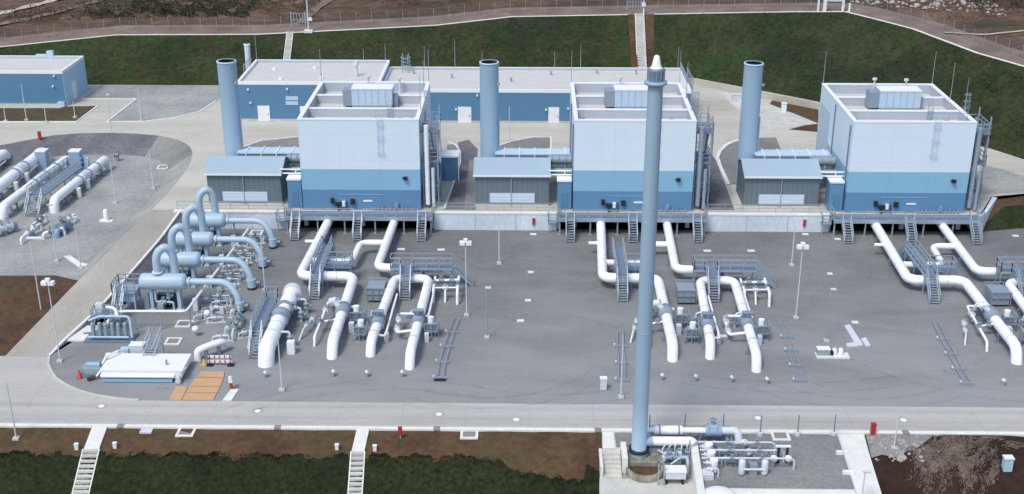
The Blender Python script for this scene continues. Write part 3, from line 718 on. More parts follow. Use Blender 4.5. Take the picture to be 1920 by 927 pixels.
# steel stair towers and pipe risers on the right wall of each hall
def make_tower():
    b = BX[0] + 14.1; t = thing('access_tower', 'galvanised access tower with platforms and white risers on the leftmost hall', 'stair tower', (b + .9, 3, ZT), group='access towers on the right walls of the halls')
    m = MB()
    for x in (.25, 2.0):
        for y in (1.2, 5.2): m.box(b + x - .07, b + x + .07, y - .07, y + .07, ZT, 13.6)
    m.build('frame', M_STEEL, t)
    for z in (4.3, 7.9, 11.6):
        p = MB().box(b + .05, b + 2.15, 1.0, 5.4, z - .14, z).build('platform', M_STEELD, t)
        railing(MB(), [(b + .2, 1.1, z), (b + 2.1, 1.1, z), (b + 2.1, 5.3, z), (b + .2, 5.3, z)], 1.1, .035, 1.1).build('railing', M_STEEL, p)
    for (za, zb, s) in ((4.3, ZT, 1), (7.9, 4.3, -1), (11.6, 7.9, 1)):
        ya, yb = (1.9, 4.9) if s > 0 else (4.9, 1.9)
        stairs(t, (b + 1.5, ya, za), (b + 1.5, yb, zb), .7)
    m = MB(); m.cyl((b + .75, .75, 2.6), (b + .75, .75, 12.4), .28, n=14); m.build('riser_pipe', M_PIPE, t)
    m = MB(); m.cyl((b + 1.45, .6, 2.3), (b + 1.45, .6, 7.2), .2, n=12); m.cyl((b + 2.2, 2.0, 7.4), (b + 2.2, 2.0, 12.6), .16, n=12); m.build('riser_pipe', M_PIPE2, t)
    m = MB()
    for k in range(14): m.obox((b + .35, 5.5, 12.0 + k * .25), (b + .8, 5.5, 12.0 + k * .25), .035, .035)
    for x in (.35, .8): m.obox((b + x, 5.5, 11.6), (b + x, 5.5, 15.2), .05, .05)
    for z in (13.4, 14.2, 15.0): m.ring((b + .58, 5.75, z), (0, 0, 1), .42, .38, .05, 12)
    m.build('caged_ladder', M_STEEL, t)
    return t
tw = make_tower()
for shift, lab in ((32.15, 'galvanised access tower with platforms and grey risers on the middle hall'), (64.35, 'galvanised access tower with platforms and grey risers on the right hall')):
    for ch in copy_tree(tw, (shift, 0, 0), lab).children:
        if ch.name.startswith('riser_pipe'):
            ch.data = ch.data.copy(); ch.data.materials[0] = M_STEEL

# front service platforms with three stair flights
def make_platform():
    b = BX[0]; t = thing('service_platform', 'galvanised service platform with three stair flights under the leftmost hall front', 'platform', (b + 7, -1.3, 0), group='service platforms in front of the halls')
    MB().box(b - 1.8, b + 15.6, -2.5, -.08, 1.98, 2.08).build('grating', M_STEELD, t)
    m = MB(); m.box(b - 1.8, b + 15.6, -2.6, -2.502, 1.72, 2.2); m.box(b - 1.8, b + 15.6, -.5, -.3, 1.7, 1.98); m.box(b - 1.8, b + 15.6, -1.6, -1.4, 1.75, 1.98)
    m.build('edge_beam', M_STEEL, t)
    m = MB(); z = 2.08
    xs = [-.4, 6.9, 14.4]; cuts = [-1.8] + [v for x in xs for v in (x - .5, x + .5)] + [15.6]
    for a, c in zip(cuts[::2], cuts[1::2]): railing(m, [(b + a, -2.5, z), (b + c, -2.5, z)], 1.1, .04, 1.4)
    railing(m, [(b - 1.75, -2.5, z), (b - 1.75, -.2, z)], 1.1, .04); railing(m, [(b + 15.55, -2.5, z), (b + 15.55, -.2, z)], 1.1, .04)
    m.build('railing', M_STEEL, t)
    for x in (-1.6, 2.0, 5.2, 8.8, 12.2, 15.4):
        m = MB().box(b + x - .08, b + x + .08, -2.4, -2.24, 0, 1.98).box(b + x - .22, b + x + .22, -2.54, -2.1, 0, .06); m.build('post', M_STEEL, t)
    for x in xs: stairs(t, (b + x, -2.6, 2.06), (b + x, -4.85, .05), .95)
    m = MB(); m.box(b - 3.0, b - 1.85, -1.9, -.6, 1.3, 1.42); railing(m, [(b - 2.95, -.6, 1.42), (b - 2.95, -1.85, 1.42), (b - 1.9, -1.85, 1.42)], 1.0, .035, 1.0)
    m.box(b - 2.9, b - 2.75, -1.8, -1.65, 0, 1.3)
    m.build('side_landing', M_STEEL, t)
    return t
pf = make_platform()
copy_tree(pf, (32.15, 0, 0), 'galvanised service platform with three stair flights under the middle hall front')
copy_tree(pf, (64.35, 0, 0), 'galvanised service platform with three stair flights under the right hall front')

# terrace retaining walls between the halls, and the recesses below the halls
def make_wall(x0, x1, label, end_return=False):
    t = thing('retaining_wall', label, 'wall', ((x0 + x1) / 2, -.8, 0), group='retaining walls between the halls')
    MB().box(x0, x1, -1.05, -.5, -.3, 2.02).build('wall_face', M_WALLC, t)
    MB().box(x0 - .02, x1 + .02, -1.1, -.38, 2.02, 2.2).build('coping', M_KERB, t)
    m = MB(); n = max(1, int((x1 - x0) / 4.5))
    for k in range(1, n): x = x0 + (x1 - x0) * k / n; m.box(x - .03, x + .03, -1.062, -1.048, 0, 2.0)
    m.build('joint', M_BOX, t)
    if x1 - x0 > 5:
        railing(MB(), [(x0 + .3, -.42, 2.2), (x1 - .3, -.42, 2.2)], 1.0, .028, 2.0).build('railing', M_STEEL, t)
    return t
make_wall(-42.4, BX[0] - 1.95, 'pale concrete retaining wall left of the leftmost hall, behind the filter vessels')
make_wall(BX[0] + 15.7, BX[1] - 1.95, 'pale concrete retaining wall between the leftmost and middle service platforms')
make_wall(BX[1] + 15.7, BX[2] - 1.95, 'pale concrete retaining wall between the middle and right service platforms')
w4 = make_wall(BX[2] + 15.7, 53.4, 'short pale concrete retaining wall end at the grass bank on the right')
MB().prism([(53.4, -1.05), (53.4, -.5), (56.6, 5.5), (57.1, 5.2)], -.3, 2.2).build('return_wall', M_WALLC, w4)
wh = ['leftmost', 'middle', 'right']
for k, b in enumerate(BX):
    m = MB(); m.box(b - 1.95, b + 15.7, 3.4, 3.8, -.2, 1.9)
    t = thing('basement_wall', 'shaded concrete wall in the recess under the %s hall' % wh[k], 'wall', (b + 7, 3.5, 0), group='basement walls under the halls')
    m.build('back_wall', M_WALLC, t)
    MB().box(b - 1.95, b - 1.6, -.5, 3.4, -.2, 2.0).build('side_wall', M_WALLC, t); MB().box(b + 15.35, b + 15.7, -.5, 3.4, -.2, 2.0).build('side_wall', M_WALLC, t)
    for x in (0.2, 7, 13.7): MB().box(b + x - .25, b + x + .25, .05, .55, 0, 1.99).build('column', M_WALLC, t)

# ------------------------------------------------------------------ buildings at the back
def block(name, label, x0, x1, y0, y1, z0, z1, wall, roof_in=.6):
    t = thing(name, label, 'building', ((x0 + x1) / 2, y0, z0))
    MB().box(x0, x1, y0, y1, z0, z1 - .45).build('wall', wall, t)
    m = MB(); T = .3; c = .05
    for (a, b, cc, d) in ((x0 - c, x1 + c, y0 - c, y0 + T), (x0 - c, x1 + c, y1 - T, y1 + c), (x0 - c, x0 + T, y0 + T, y1 - T), (x1 - T, x1 + c, y0 + T, y1 - T)):
        m.box(a, b, cc, d, z1 - .45, z1)
    m.build('parapet', M_TRIM, t)
    MB().box(x0 + T, x1 - T, y1 - T - .03, y1 - T - .004, z1 - .45, z1 - .04).build('parapet_shade_face', M_RECESS_SHADE, t)  # thin sheet with painted shade on the rear inner face
    MB().box(x0 + T, x1 - T, y0 + T, y1 - T, z1 - .44, z1 - roof_in + .18).build('roof', M_ROOF, t)
    MB().box(x0 - .03, x1 + .03, y0 - .06, y0 - .002, z0, z0 + .35).build('plinth', M_CONC, t)
    return t
def door(t, x, y, w, h, z=ZT, mat=None, axis='y'):
    if axis == 'y': d = MB().box(x, x + w, y - .09, y - .003, z + .05, z + h).build('door', mat or M_LAMP, t)
    else: d = MB().box(y + .003, y + .09, x, x + w, z + .05, z + h).build('door', mat or M_LAMP, t)
    if axis == 'y': MB().box(x + w * .82, x + w * .9, y - .14, y - .09, z + 1.0, z + 1.15).build('handle', M_BLK, d)
    return d
def wall_lamps(t, pts, y):
    for x, z in pts: MB().box(x - .12, x + .12, y - .3, y - .004, z - .1, z + .12).build('wall_lamp', M_LAMP, t)
rl = block('service_building', 'long blue service building, taller left block with pale flat roof behind the leftmost stack', -42.8, -22.0, 36.5, 49.8, ZT, 8.05, M_HBLUE)
def pyx(u, v, y): return at_plane_y(u, v, y)
door(rl, pyx(485, 227, 36.5).x, 36.5, 1.75, 2.35)
m = MB(); a, b = pyx(536, 188, 36.5), pyx(559, 181, 36.5)
m.box(a.x, b.x, 36.42, 36.497, a.z, b.z).build('wall_louvre', M_LOUVRE, rl); a, b = pyx(536, 197, 36.5), pyx(559, 190, 36.5)
MB().box(a.x, b.x, 36.42, 36.497, a.z, b.z).build('wall_louvre', M_LOUVRE, rl)
door(rl, pyx(564, 226, 36.5).x, 36.5, 1.6, 2.3)
wall_lamps(rl, [(-41.2, 6.9), (-41.0, 4.9), (-35.5, 7.0)], 36.5)
MB().cyl((-26.0, 41.5, 7.7), (-26.0, 41.5, 9.4), .22, n=12).cyl((-26, 41.5, 9.3), (-26, 41.5, 9.9), .42, .3, n=14).build('roof_vent', M_PIPE2, rl)
m = MB(); railing(m, [(-43.4, 44, 6.0), (-43.4, 49, 6.0)], 2.6, .05, 1.2); m.build('side_ladder', M_STEEL, rl)
for x, y in ((-39, 45), (-33, 46), (-31, 40), (-37, 39.5)): MB().box(x - .25, x + .25, y - .25, y + .25, 7.5, 7.95).build('roof_hatch', M_TRIM, rl)
rr = block('service_building', 'long blue service building, lower right block with pale flat roof behind the middle stack', -21.95, 23.1, 36.0, 49.2, ZT, 7.15, M_HBLUE)
for u0, u1 in ((859, 884), (1028, 1048)):
    a, b = pyx(u0, 234, 36.0), pyx(u1, 234, 36.0); door(rr, a.x, 36.0, b.x - a.x, 2.45)
wall_lamps(rr, [(pyx(855, 205, 36).x, 4.2), (pyx(895, 180, 36).x, 6.3), (pyx(1024, 205, 36).x, 4.2), (pyx(1065, 205, 36).x, 4.4)], 36.0)
m = MB(); p = pyx(760, 140, 47); x = p.x
for s in (-.45, .45): m.tube([(x + s, 47, 6.8), (x + s, 47, 9.0), (x + s, 48.2, 9.6), (x + s, 49.4, 9.0), (x + s, 49.4, 7.0)], .05, 6, .5)
for z in (7.4, 7.9, 8.4, 8.9): m.obox((x - .45, 47, z), (x + .45, 47, z), .05, .05)
for q in (7.6, 8.2, 8.8): m.ring((x, 48.6, q), (0, 0, 1), .8, .72, .07, 12)
m.build('hooped_roof_ladder', M_STEEL, rr)
m = MB(); p = pyx(1288, 150, 43); railing(m, [(22.9, 40, 7.0), (22.9, 48.5, 7.0)], 1.2, .05, 1.4); railing(m, [(24, 41, 4.6), (24, 48.5, 4.6)], 2.8, .05, 1.6); m.build('side_railing', M_STEEL, rr)
for x, y in ((-18, 46.5), (-12, 44), (-3, 42), (3, 46), (10, 47), (16, 46.8)): MB().cyl((x, y, 6.7), (x, y, 7.25), .13, n=8).cyl((x, y, 7.25), (x, y, 7.33), .24, n=8).build('roof_vent', M_STEEL, rr)
for x, h in ((-16.5, 3.2), (-11.8, 4.4), (-7.6, 2.6), (3.6, 2.6), (7.6, 3.6), (22.6, 3.4)): MB().cyl((x, 49.1, 7.15), (x, 49.1, 7.15 + h), .05, .025, 6).build('lightning_rod', M_STEEL, rr)
for x, h in ((-42.6, 3.8), (-26.0, 2.0), (-22.6, 2.6)): MB().cyl((x, 49.6, 8.05), (x, 49.6, 8.05 + h), .05, .025, 6).build('lightning_rod', M_STEEL, rl)
# house at the far left
lh = block('switchgear_house', 'blue flat roofed switchgear house at the left edge beside the lawn strip', -112, -71.15, 44.1, 53.8, ZT, 7.55, M_HBLUE)
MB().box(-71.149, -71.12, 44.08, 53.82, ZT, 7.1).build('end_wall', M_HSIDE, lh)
door(lh, 47.2, -71.12, 1.5, 2.9, axis='x', mat=M_LAMP)
wall_lamps(lh, [(-72.4, 6.8), (-72.8, 5.2), (-72.0, 2.7)], 44.1)
MB().box(-72.4, -71.3, 43.6, 44.09, ZT, 2.75).build('meter_box', M_LOUVRE, lh)
p = at(95, 104, 7.6); MB().box(p.x - .5, p.x + .5, p.y - .4, p.y + .4, 7.2, 8.3).box(p.x - 2.3, p.x - .6, p.y - .3, p.y + .3, 7.2, 7.75).build('roof_unit', M_LOUVRE, lh)
# boiler flue behind the left block
p = at_plane_y(467, 132, 51.2); zt = at_plane_y(462, 84, 51.2).z
fl = thing('boiler_flue', 'slim white boiler flue behind the taller blue block near the leftmost stack', 'chimney', (p.x, 51.2, ZT))
MB().cyl((p.x, 51.2, ZT), (p.x, 51.2, zt), .46, n=16, caps=False).build('flue_pipe', M_PIPE2, fl)
MB().ring((p.x, 51.2, zt), (0, 0, 1), .5, .36, .25, 16).build('rim', M_TRIM, fl)
MB().lathe((p.x, 51.2, 0), [(.36, zt), (.35, zt - 2), (.01, zt - 2)], 16).build('dark_liner', M_DARK, fl)
# concrete wall along the foot of the embankment, and along its right part
m = MB(); P = [(23.4, 58.0), (26.3, 57.9), (35, 51), (43.3, 44.1), (50, 38), (56.5, 32)]
Pb = [(p[0] + .35, p[1] + .4) for p in P]
m.prism(P + list(reversed(Pb)), ZT - .1, ZT + 1.05)
solo(m, 'toe_wall', M_ROAD, 'low grey concrete wall at the embankment foot behind the rightmost stack', 'wall')
p = at(1385, 192, ZT); solo(MB().box(p.x - 1.0, p.x + 1.4, p.y - .3, p.y + .3, ZT, ZT + 1.2).box(p.x - 1.05, p.x + 1.45, p.y - .35, p.y + .35, ZT + 1.2, ZT + 1.32), 'concrete_block', M_WALLC, 'pale concrete block behind the stack next to the middle hall access road', 'block')
p = at(1469, 210, ZT); solo(MB().box(p.x - .35, p.x + .35, p.y - .3, p.y + .3, ZT, ZT + 1.3).box(p.x - .4, p.x + .4, p.y - .35, p.y + .35, ZT + 1.3, ZT + 1.4), 'control_box', M_LAMP, 'small white control box on the soil left of the right hall', 'cabinet')
p = at(830, 310, ZT); t = thing('container_shed', 'small dark blue shed with white roof edge right of the leftmost hall', 'shed', (p.x - .8, p.y, ZT))
a = at(815, 320, ZT); MB().box(BX[0] + 15.4, BX[0] + 17.9, 10.6, 13.0, ZT, 5.2).build('wall', M_HBLUE, t); MB().box(BX[0] + 15.3, BX[0] + 18.0, 10.5, 13.1, 5.2, 5.4).build('roof', M_TRIM, t); MB().box(BX[0] + 17.9, BX[0] + 18.02, 10.5, 10.8, ZT, 5.2).build('corner_post', M_TRIM, t)
MB().box(BX[0] + 16.2, BX[0] + 17.1, 10.54, 10.6, ZT + .1, 4.3).build('door', M_MBLUE, t)

# ------------------------------------------------------------------ white gas pipes in front of each hall (three of a kind)
def flange(parent, p, axis, r, mat=None, w=.12):
    return MB().cyl(Vector(p) - Vector(axis) * w, Vector(p) + Vector(axis) * w, r * 1.32, n=20).build('flange', mat or M_BOX, parent)
def actuator(parent, x, y, z=0.0, h=1.7, side=1):
    """grey actuator cubicle on short legs beside a valve (> legs, cap)"""
    m = MB().box(x - .42, x + .42, y - .4, y + .4, z + .45, z + h - .25); c = m.build('actuator_cubicle', M_BOX, parent)
    MB().cyl((x - .1 * side, y, z + h - .25), (x - .1 * side, y, z + h + .3), .3, n=14).build('actuator_cap', M_LAMP, c)
    l = MB()
    for a in (-.34, .34):
        for b in (-.32, .32): l.box(x + a - .05, x + a + .05, y + b - .05, y + b + .05, z, z + .45)
    l.box(x - .5, x + .5, y - .48, y + .48, z, z + .06); l.build('cubicle_frame', M_STEELD, c)
    k = MB(); railing(k, [(x - .48, y - .46, z + .5), (x + .48, y - .46, z + .5)], .9, .03, .5); k.build('guard', M_STEEL, c)
    return c
def seam(parent, p, axis, r, mat=None):
    return MB().ring(p, axis, r * 1.025, r * .9, .11, 20).build('weld_seam', mat or M_PIPE2, parent)
def small_bypass(parent, pts, r=.11):
    return MB().tube(pts, r, 8, .3).build('bypass_pipe', M_PIPE, parent)

def make_suction():
    b = BX[0]; z = 1.35; r = .52
    t = thing('gas_pipe', 'thick stepped white gas pipe from the left half of the leftmost hall', 'pipeline', (b + 5.5, -18, 0), group='left pipe runs of the halls')
    MB().tube([(b + 3.35, 2.0, z), (b + 3.2, -3, z), (b + 2.65, -17.9, z), (b + 8.45, -17.9, z), (b + 8.45, -33.2, z - .05), (b + 8.42, -33.9, -.3)], r, 20, 1.25).build('main_pipe', M_PIPE, t)
    MB().tube([(b + 10.6, -8.5, z), (b + 7.9, -8.5, z), (b + 7.6, -13.6, z - .1), (b + 2.9, -13.6, z - .1)], .36, 16, 1.0).build('cross_pipe', M_PIPE, t)
    MB().cyl((b + 2.7, -8.2, z), (b + 1.55, -8.2, z), .2, n=12).build('stub', M_PIPE, t)
    for y in (-5, -11.5): saddle(t, b + 3.15 + (y + 3) * .037, y, z, r)
    saddle(t, b + 5.6, -17.9, z, r, 'y'); saddle(t, b + 8.45, -23.5, z, r); saddle(t, b + 8.45, -29.6, z, r); saddle(t, b + 6.0, -13.6, z - .1, .36, 'y')
    for y in (-25.6, -27.3): flange(t, (b + 8.45, y, z), (0, 1, 0), r)
    v = MB().lathe((b + 8.45, -27.2, z), [(.55, 0), (.72, .3), (.76, .75), (.72, 1.2), (.55, 1.5)], 20, (0, 1, 0)).build('ball_valve', M_BOX, t)
    MB().cyl((b + 8.45, -26.45, z), (b + 7.7, -26.2, z + .9), .3, n=14).cyl((b + 7.2, -26.0, z + .85), (b + 7.9, -26.2, z + 1.1), .34, n=16).build('valve_actuator', M_PIPE2, v)
    actuator(t, b + 9.95, -26.6)
    for x, y in ((b + 3.1, -6.0), (b + 2.96, -10.0), (b + 2.8, -14.0), (b + 8.45, -21.5), (b + 8.45, -29.5), (b + 8.45, -31.8)): seam(t, (x, y, z), (.03, 1, 0), r)
    for x in (b + 4.6, b + 6.6): seam(t, (x, -17.9, z), (1, 0, 0), r)
    m = MB(); m.tube([(b + 7.2, -25.0, 0), (b + 7.2, -25.0, 1.9), (b + 7.9, -25.0, 2.0)], .12, 8, .3); m.build('vent_pipe', M_PIPE2, t)
    valve(t, (b + 7.2, -25.0, 1.1), (0, 0, 1), .18, M_BOX, up=(-1, 0, 0)); valve(t, (b + 7.5, -28.2, 1.15), (1, 0, 0), .17, M_BOX)
    MB().box(b + 9.3, b + 9.8, -28.6, -28.0, 0, 1.0).build('junction_box', M_PIPE2, t); MB().cyl((b + 8.9, -24.6, .9), (b + 9.5, -24.6, .9), .2, n=12).build('nozzle', M_PIPE2, t)
    railing(MB(), [(b + 9.3, -27.3, 0), (b + 10.7, -27.3, 0), (b + 10.7, -25.8, 0)], 1.6, .035, .6).build('cage', M_STEEL, t)
    small_bypass(t, [(b + 8.1, -24.3, z), (b + 6.7, -24.3, z), (b + 6.4, -31.3, .9), (b + 6.4, -31.6, 0)], .13)
    small_bypass(t, [(b + 8.3, -28.2, z), (b + 6.9, -28.2, z - .3)], .1)
    valve(t, (b + 6.65, -25.9, 1.25), (0, 1, 0), .2, M_PIPE2); valve(t, (b + 6.5, -28.6, 1.1), (0, 1, 0), .2, M_BOX)
    MB().tube([(b + 5.9, -26.4, 0), (b + 5.7, -26.4, .9), (b + 5.0, -29.5, .8), (b + 4.7, -30.4, 0)], .1, 8, .3).build('drain_pipe', M_PIPE2, t)
    valve(t, (b + 5.55, -27.2, .88), (.2, 1, 0), .17, M_PIPE2); valve(t, (b + 5.2, -28.6, .84), (.2, 1, 0), .15, M_PIPE2)
    return t
sp = make_suction()
sp2 = copy_tree(sp, (32.15, 0, 0), 'thick stepped white gas pipe of the middle hall, partly behind the tall vent stack')
sp3 = copy_tree(sp, (64.35, 0, 0), 'thick stepped white gas pipe from the left half of the right hall')
def make_discharge():
    b = BX[0]; z = 1.35; r = .48
    t = thing('gas_pipe', 'two legged white gas pipe loop from the right half of the leftmost hall', 'pipeline', (b + 14, -18, 0), group='right pipe loops of the halls')
    MB().tube([(b + 11.15, 2.0, z), (b + 10.95, -4, z), (b + 10.6, -15.6, z), (b + 17.8, -15.6, z)], r, 20, 1.2).build('header_pipe', M_PIPE, t)
    MB().tube([(b + 12.0, -33.4, -.3), (b + 12.05, -32.8, z - .1), (b + 12.8, -18.4, z), (b + 16.45, -18.4, z), (b + 16.0, -35.2, z - .1), (b + 15.95, -35.9, -.3)], .47, 20, 1.1).build('loop_pipe', M_PIPE, t)
    MB().tube([(b + 14.2, -15.6, z), (b + 14.2, -18.4, z)], .3, 14).build('link_pipe', M_PIPE, t)
    for y in (-5, -11): saddle(t, b + 10.9 + (y + 4) * .03, y, z, r)
    saddle(t, b + 15.6, -15.6, z, r, 'y'); saddle(t, b + 12.45, -24.0, z, .47); saddle(t, b + 12.15, -31.2, z, .47); saddle(t, b + 16.25, -23.5, z, .47); saddle(t, b + 16.1, -32.4, z, .47)
    for (x, ys) in ((b + 12.28, (-28.0, -29.6)), (b + 16.18, (-27.7, -29.4))):
        for y in ys: flange(t, (x, y, z), (0, 1, 0), .47)
        ym = sum(ys) / 2
        v = MB().lathe((x, ym - .7, z), [(.48, 0), (.64, .25), (.68, .7), (.64, 1.15), (.48, 1.4)], 20, (0, 1, 0)).build('ball_valve', M_BOX, t)
        MB().cyl((x, ym, z + .5), (x, ym, z + 1.05), .26, n=14).cyl((x - .55, ym, z + 1.1), (x + .55, ym, z + 1.1), .24, n=14).build('valve_actuator', M_STEELD, v)
    actuator(t, b + 10.6, -29.8, side=-1); actuator(t, b + 17.55, -29.0)
    small_bypass(t, [(b + 13.35, -21.5, .95), (b + 13.2, -31.0, .9), (b + 12.5, -31.2, 1.1)], .12)
    small_bypass(t, [(b + 17.15, -19.5, .95), (b + 17.0, -26.8, .95), (b + 16.4, -27.0, 1.2)], .12)
    small_bypass(t, [(b + 15.8, -27.0, z), (b + 14.2, -27.0, z), (b + 14.2, -30.2, .9), (b + 15.7, -30.2, 1.1)], .15)
    valve(t, (b + 14.2, -28.0, 1.3), (0, 1, 0), .2, M_PIPE2); valve(t, (b + 14.2, -29.5, 1.05), (0, 1, 0), .2, M_PIPE2)
    MB().tube([(b + 14.0, -27.0, 1.35), (b + 14.0, -27.0, 0)], .1, 8).build('pipe_leg', M_STEEL, t)
    for x in (b + 12.28, b + 16.18):
        MB().tube([(x - .9, -26.9, 0), (x - .9, -26.9, 1.6), (x - .2, -26.9, 1.75)], .1, 8, .3).build('vent_pipe', M_PIPE2, t)
        valve(t, (x - .9, -26.9, .9), (0, 0, 1), .16, M_BOX, up=(-1, 0, 0)); MB().box(x + .75, x + 1.15, -30.6, -30.1, 0, .9).build('junction_box', M_PIPE2, t)
    railing(MB(), [(b + 9.9, -30.5, 0), (b + 11.3, -30.5, 0), (b + 11.3, -29.2, 0)], 1.6, .035, .6).build('cage', M_STEEL, t)
    railing(MB(), [(b + 16.9, -29.7, 0), (b + 18.2, -29.7, 0), (b + 18.2, -28.4, 0)], 1.6, .035, .6).build('cage', M_STEEL, t)
    for x, y in ((b + 10.85, -8.0), (b + 10.72, -12.0), (b + 12.62, -21.5), (b + 12.45, -25.5), (b + 12.12, -31.5), (b + 16.38, -21.0), (b + 16.25, -25.0), (b + 16.06, -32.6)): seam(t, (x, y, z), (0.03, 1, 0), .475 if x > b + 11.5 else r)
    seam(t, (b + 13.3, -15.6, z), (1, 0, 0), r); seam(t, (b + 14.6, -18.4, z), (1, 0, 0), .47)
    # metering manifold at the right end of the loop
    m = MB(); m.tube([(b + 17.1, -18.3, 1.5), (b + 17.1, -21.3, 1.4), (b + 17.1, -21.5, 0)], .13, 10, .3); m.tube([(b + 19.6, -18.4, 1.6), (b + 19.6, -21.6, 1.4), (b + 19.6, -21.9, 0)], .15, 10, .3)
    m.tube([(b + 17.1, -19.2, 1.5), (b + 19.6, -19.2, 1.6)], .15, 10); m.tube([(b + 17.1, -20.6, 1.3), (b + 19.6, -20.6, 1.35)], .09, 8); m.tube([(b + 18.3, -20.6, 1.3), (b + 18.3, -21.5, 0)], .1, 8, .2)
    m.build('manifold_pipe', M_PIPE, t)
    for x, y in ((b + 17.8, -19.2), (b + 18.9, -19.2)): valve(t, (x, y, 1.55), (1, 0, 0), .2, M_BOX)
    valve(t, (b + 18.3, -20.6, 1.32), (1, 0, 0), .17, M_PIPE2); valve(t, (b + 17.1, -20.0, 1.4), (0, 1, 0), .19, M_BOX); valve(t, (b + 19.6, -20.3, 1.45), (0, 1, 0), .19, M_BOX)
    # grey strainer block under the bridge
    MB().box(b + 10.2, b + 12.0, -21.6, -19.4, .25, 1.55).build('strainer_block', M_BOX, t)
    m = MB(); railing(m, [(b + 10.1, -21.7, .3), (b + 12.1, -21.7, .3)], 1.4, .035, .6); railing(m, [(b + 10.1, -19.3, .3), (b + 12.1, -19.3, .3)], 1.5, .035, .6); m.build('strainer_guard', M_STEEL, t)
    return t
dp = make_discharge()
dp2 = copy_tree(dp, (32.15, 0, 0), 'white gas pipe loop with two legs into the yard, right of the tall vent stack')
dp3 = copy_tree(dp, (64.35, 0, 0), 'white gas pipe loop of the right hall, cut off by the right edge')

def make_bridge_a():
    b = BX[0]; t = thing('pipe_bridge_walkway', 'galvanised walkway with stairs over the stepped pipe of the leftmost hall', 'walkway', (b + 4.6, -15, 0), group='walkways over the left pipe runs')
    x0, x1 = b + 4.05, b + 5.15
    MB().box(x0, x1, -18.9, -11.2, 2.1, 2.2).build('grating', M_STEELD, t)
    m = MB()
    for x in (x0, x1): m.obox((x, -18.9, 2.12), (x, -11.2, 2.12), .08, .2)
    m.build('side_beam', M_STEEL, t)
    m = MB()
    for x in (x0, x1): railing(m, [(x, -18.9, 2.2), (x, -11.2, 2.2)], 1.1, .04, 1.3)
    m.build('railing', M_STEEL, t)
    stairs(t, ((x0 + x1) / 2, -18.95, 2.15), ((x0 + x1) / 2, -21.0, .05), 1.0)
    stairs(t, ((x0 + x1) / 2, -11.15, 2.15), ((x0 + x1) / 2, -9.2, .05), 1.0)
    for y in (-18.6, -15, -11.5):
        m = MB()
        for x in (x0, x1): m.box(x - .05, x + .05, y - .05, y + .05, 0, 2.0)
        m.box(x0 - .06, x1 + .06, y - .06, y + .06, 1.98, 2.08); m.build('trestle', M_STEEL, t)
    p = MB().box(x1 + .06, b + 8.0, -16.8, -15.0, 1.75, 1.85).build('side_platform', M_STEELD, t)
    railing(MB(), [(b + 5.3, -15.05, 1.85), (b + 7.95, -15.05, 1.85), (b + 7.95, -16.75, 1.85), (b + 5.3, -16.75, 1.85)], 1.1, .04, 1.0).build('railing', M_STEEL, p)
    m = MB()
    for x in (b + 6.2, b + 7.9):
        for y in (-16.7, -15.1): m.box(x - .05, x + .05, y - .05, y + .05, 0, 1.75)
    m.build('platform_leg', M_STEEL, p)
    return t
ba = make_bridge_a()
copy_tree(ba, (32.15, 0, 0), 'galvanised walkway with stairs over the stepped pipe just left of the vent stack')
copy_tree(ba, (64.35, 0, 0), 'galvanised walkway with stairs over the stepped pipe of the right hall')
def make_bridge_b():
    b = BX[0]; t = thing('pipe_bridge_walkway', 'galvanised platform with stairs over the pipe loop of the leftmost hall', 'walkway', (b + 16, -17, 0), group='platforms over the right pipe loops')
    MB().box(b + 12.3, b + 18.9, -17.6, -16.2, 2.12, 2.22).build('grating', M_STEELD, t)
    MB().box(b + 13.4, b + 14.7, -18.95, -17.6, 2.11, 2.21).build('grating', M_STEELD, t)
    m = MB(); z = 2.22
    railing(m, [(b + 13.4, -18.9, z), (b + 13.4, -17.6, z), (b + 12.3, -17.6, z), (b + 12.3, -16.2, z), (b + 18.9, -16.2, z)], 1.1, .04, 1.2); railing(m, [(b + 14.7, -18.9, z), (b + 14.7, -17.6, z), (b + 18.9, -17.6, z)], 1.1, .04, 1.2)
    m.build('railing', M_STEEL, t)
    m = MB()
    for y in (-17.6, -16.2): m.obox((b + 12.3, y, 2.1), (b + 18.9, y, 2.1), .08, .2)
    m.build('side_beam', M_STEEL, t)
    stairs(t, (b + 14.05, -18.95, 2.18), (b + 14.05, -21.0, .05), 1.05)
    stairs(t, (b + 18.95, -16.9, 2.18), (b + 21.0, -16.9, .05), 1.05)
    for x in (b + 12.4, b + 15.6, b + 18.7):
        m = MB()
        for y in (-17.5, -16.3): m.box(x - .05, x + .05, y - .05, y + .05, 0, 2.0)
        m.box(x - .06, x + .06, -17.56, -16.24, 1.98, 2.09); m.build('trestle', M_STEEL, t)
    return t
bb = make_bridge_b()
copy_tree(bb, (32.15, 0, 0), 'galvanised platform with stairs over the pipe loop right of the vent stack')
copy_tree(bb, (64.35, 0, 0), 'galvanised platform over the pipe loop at the right edge of the photo')

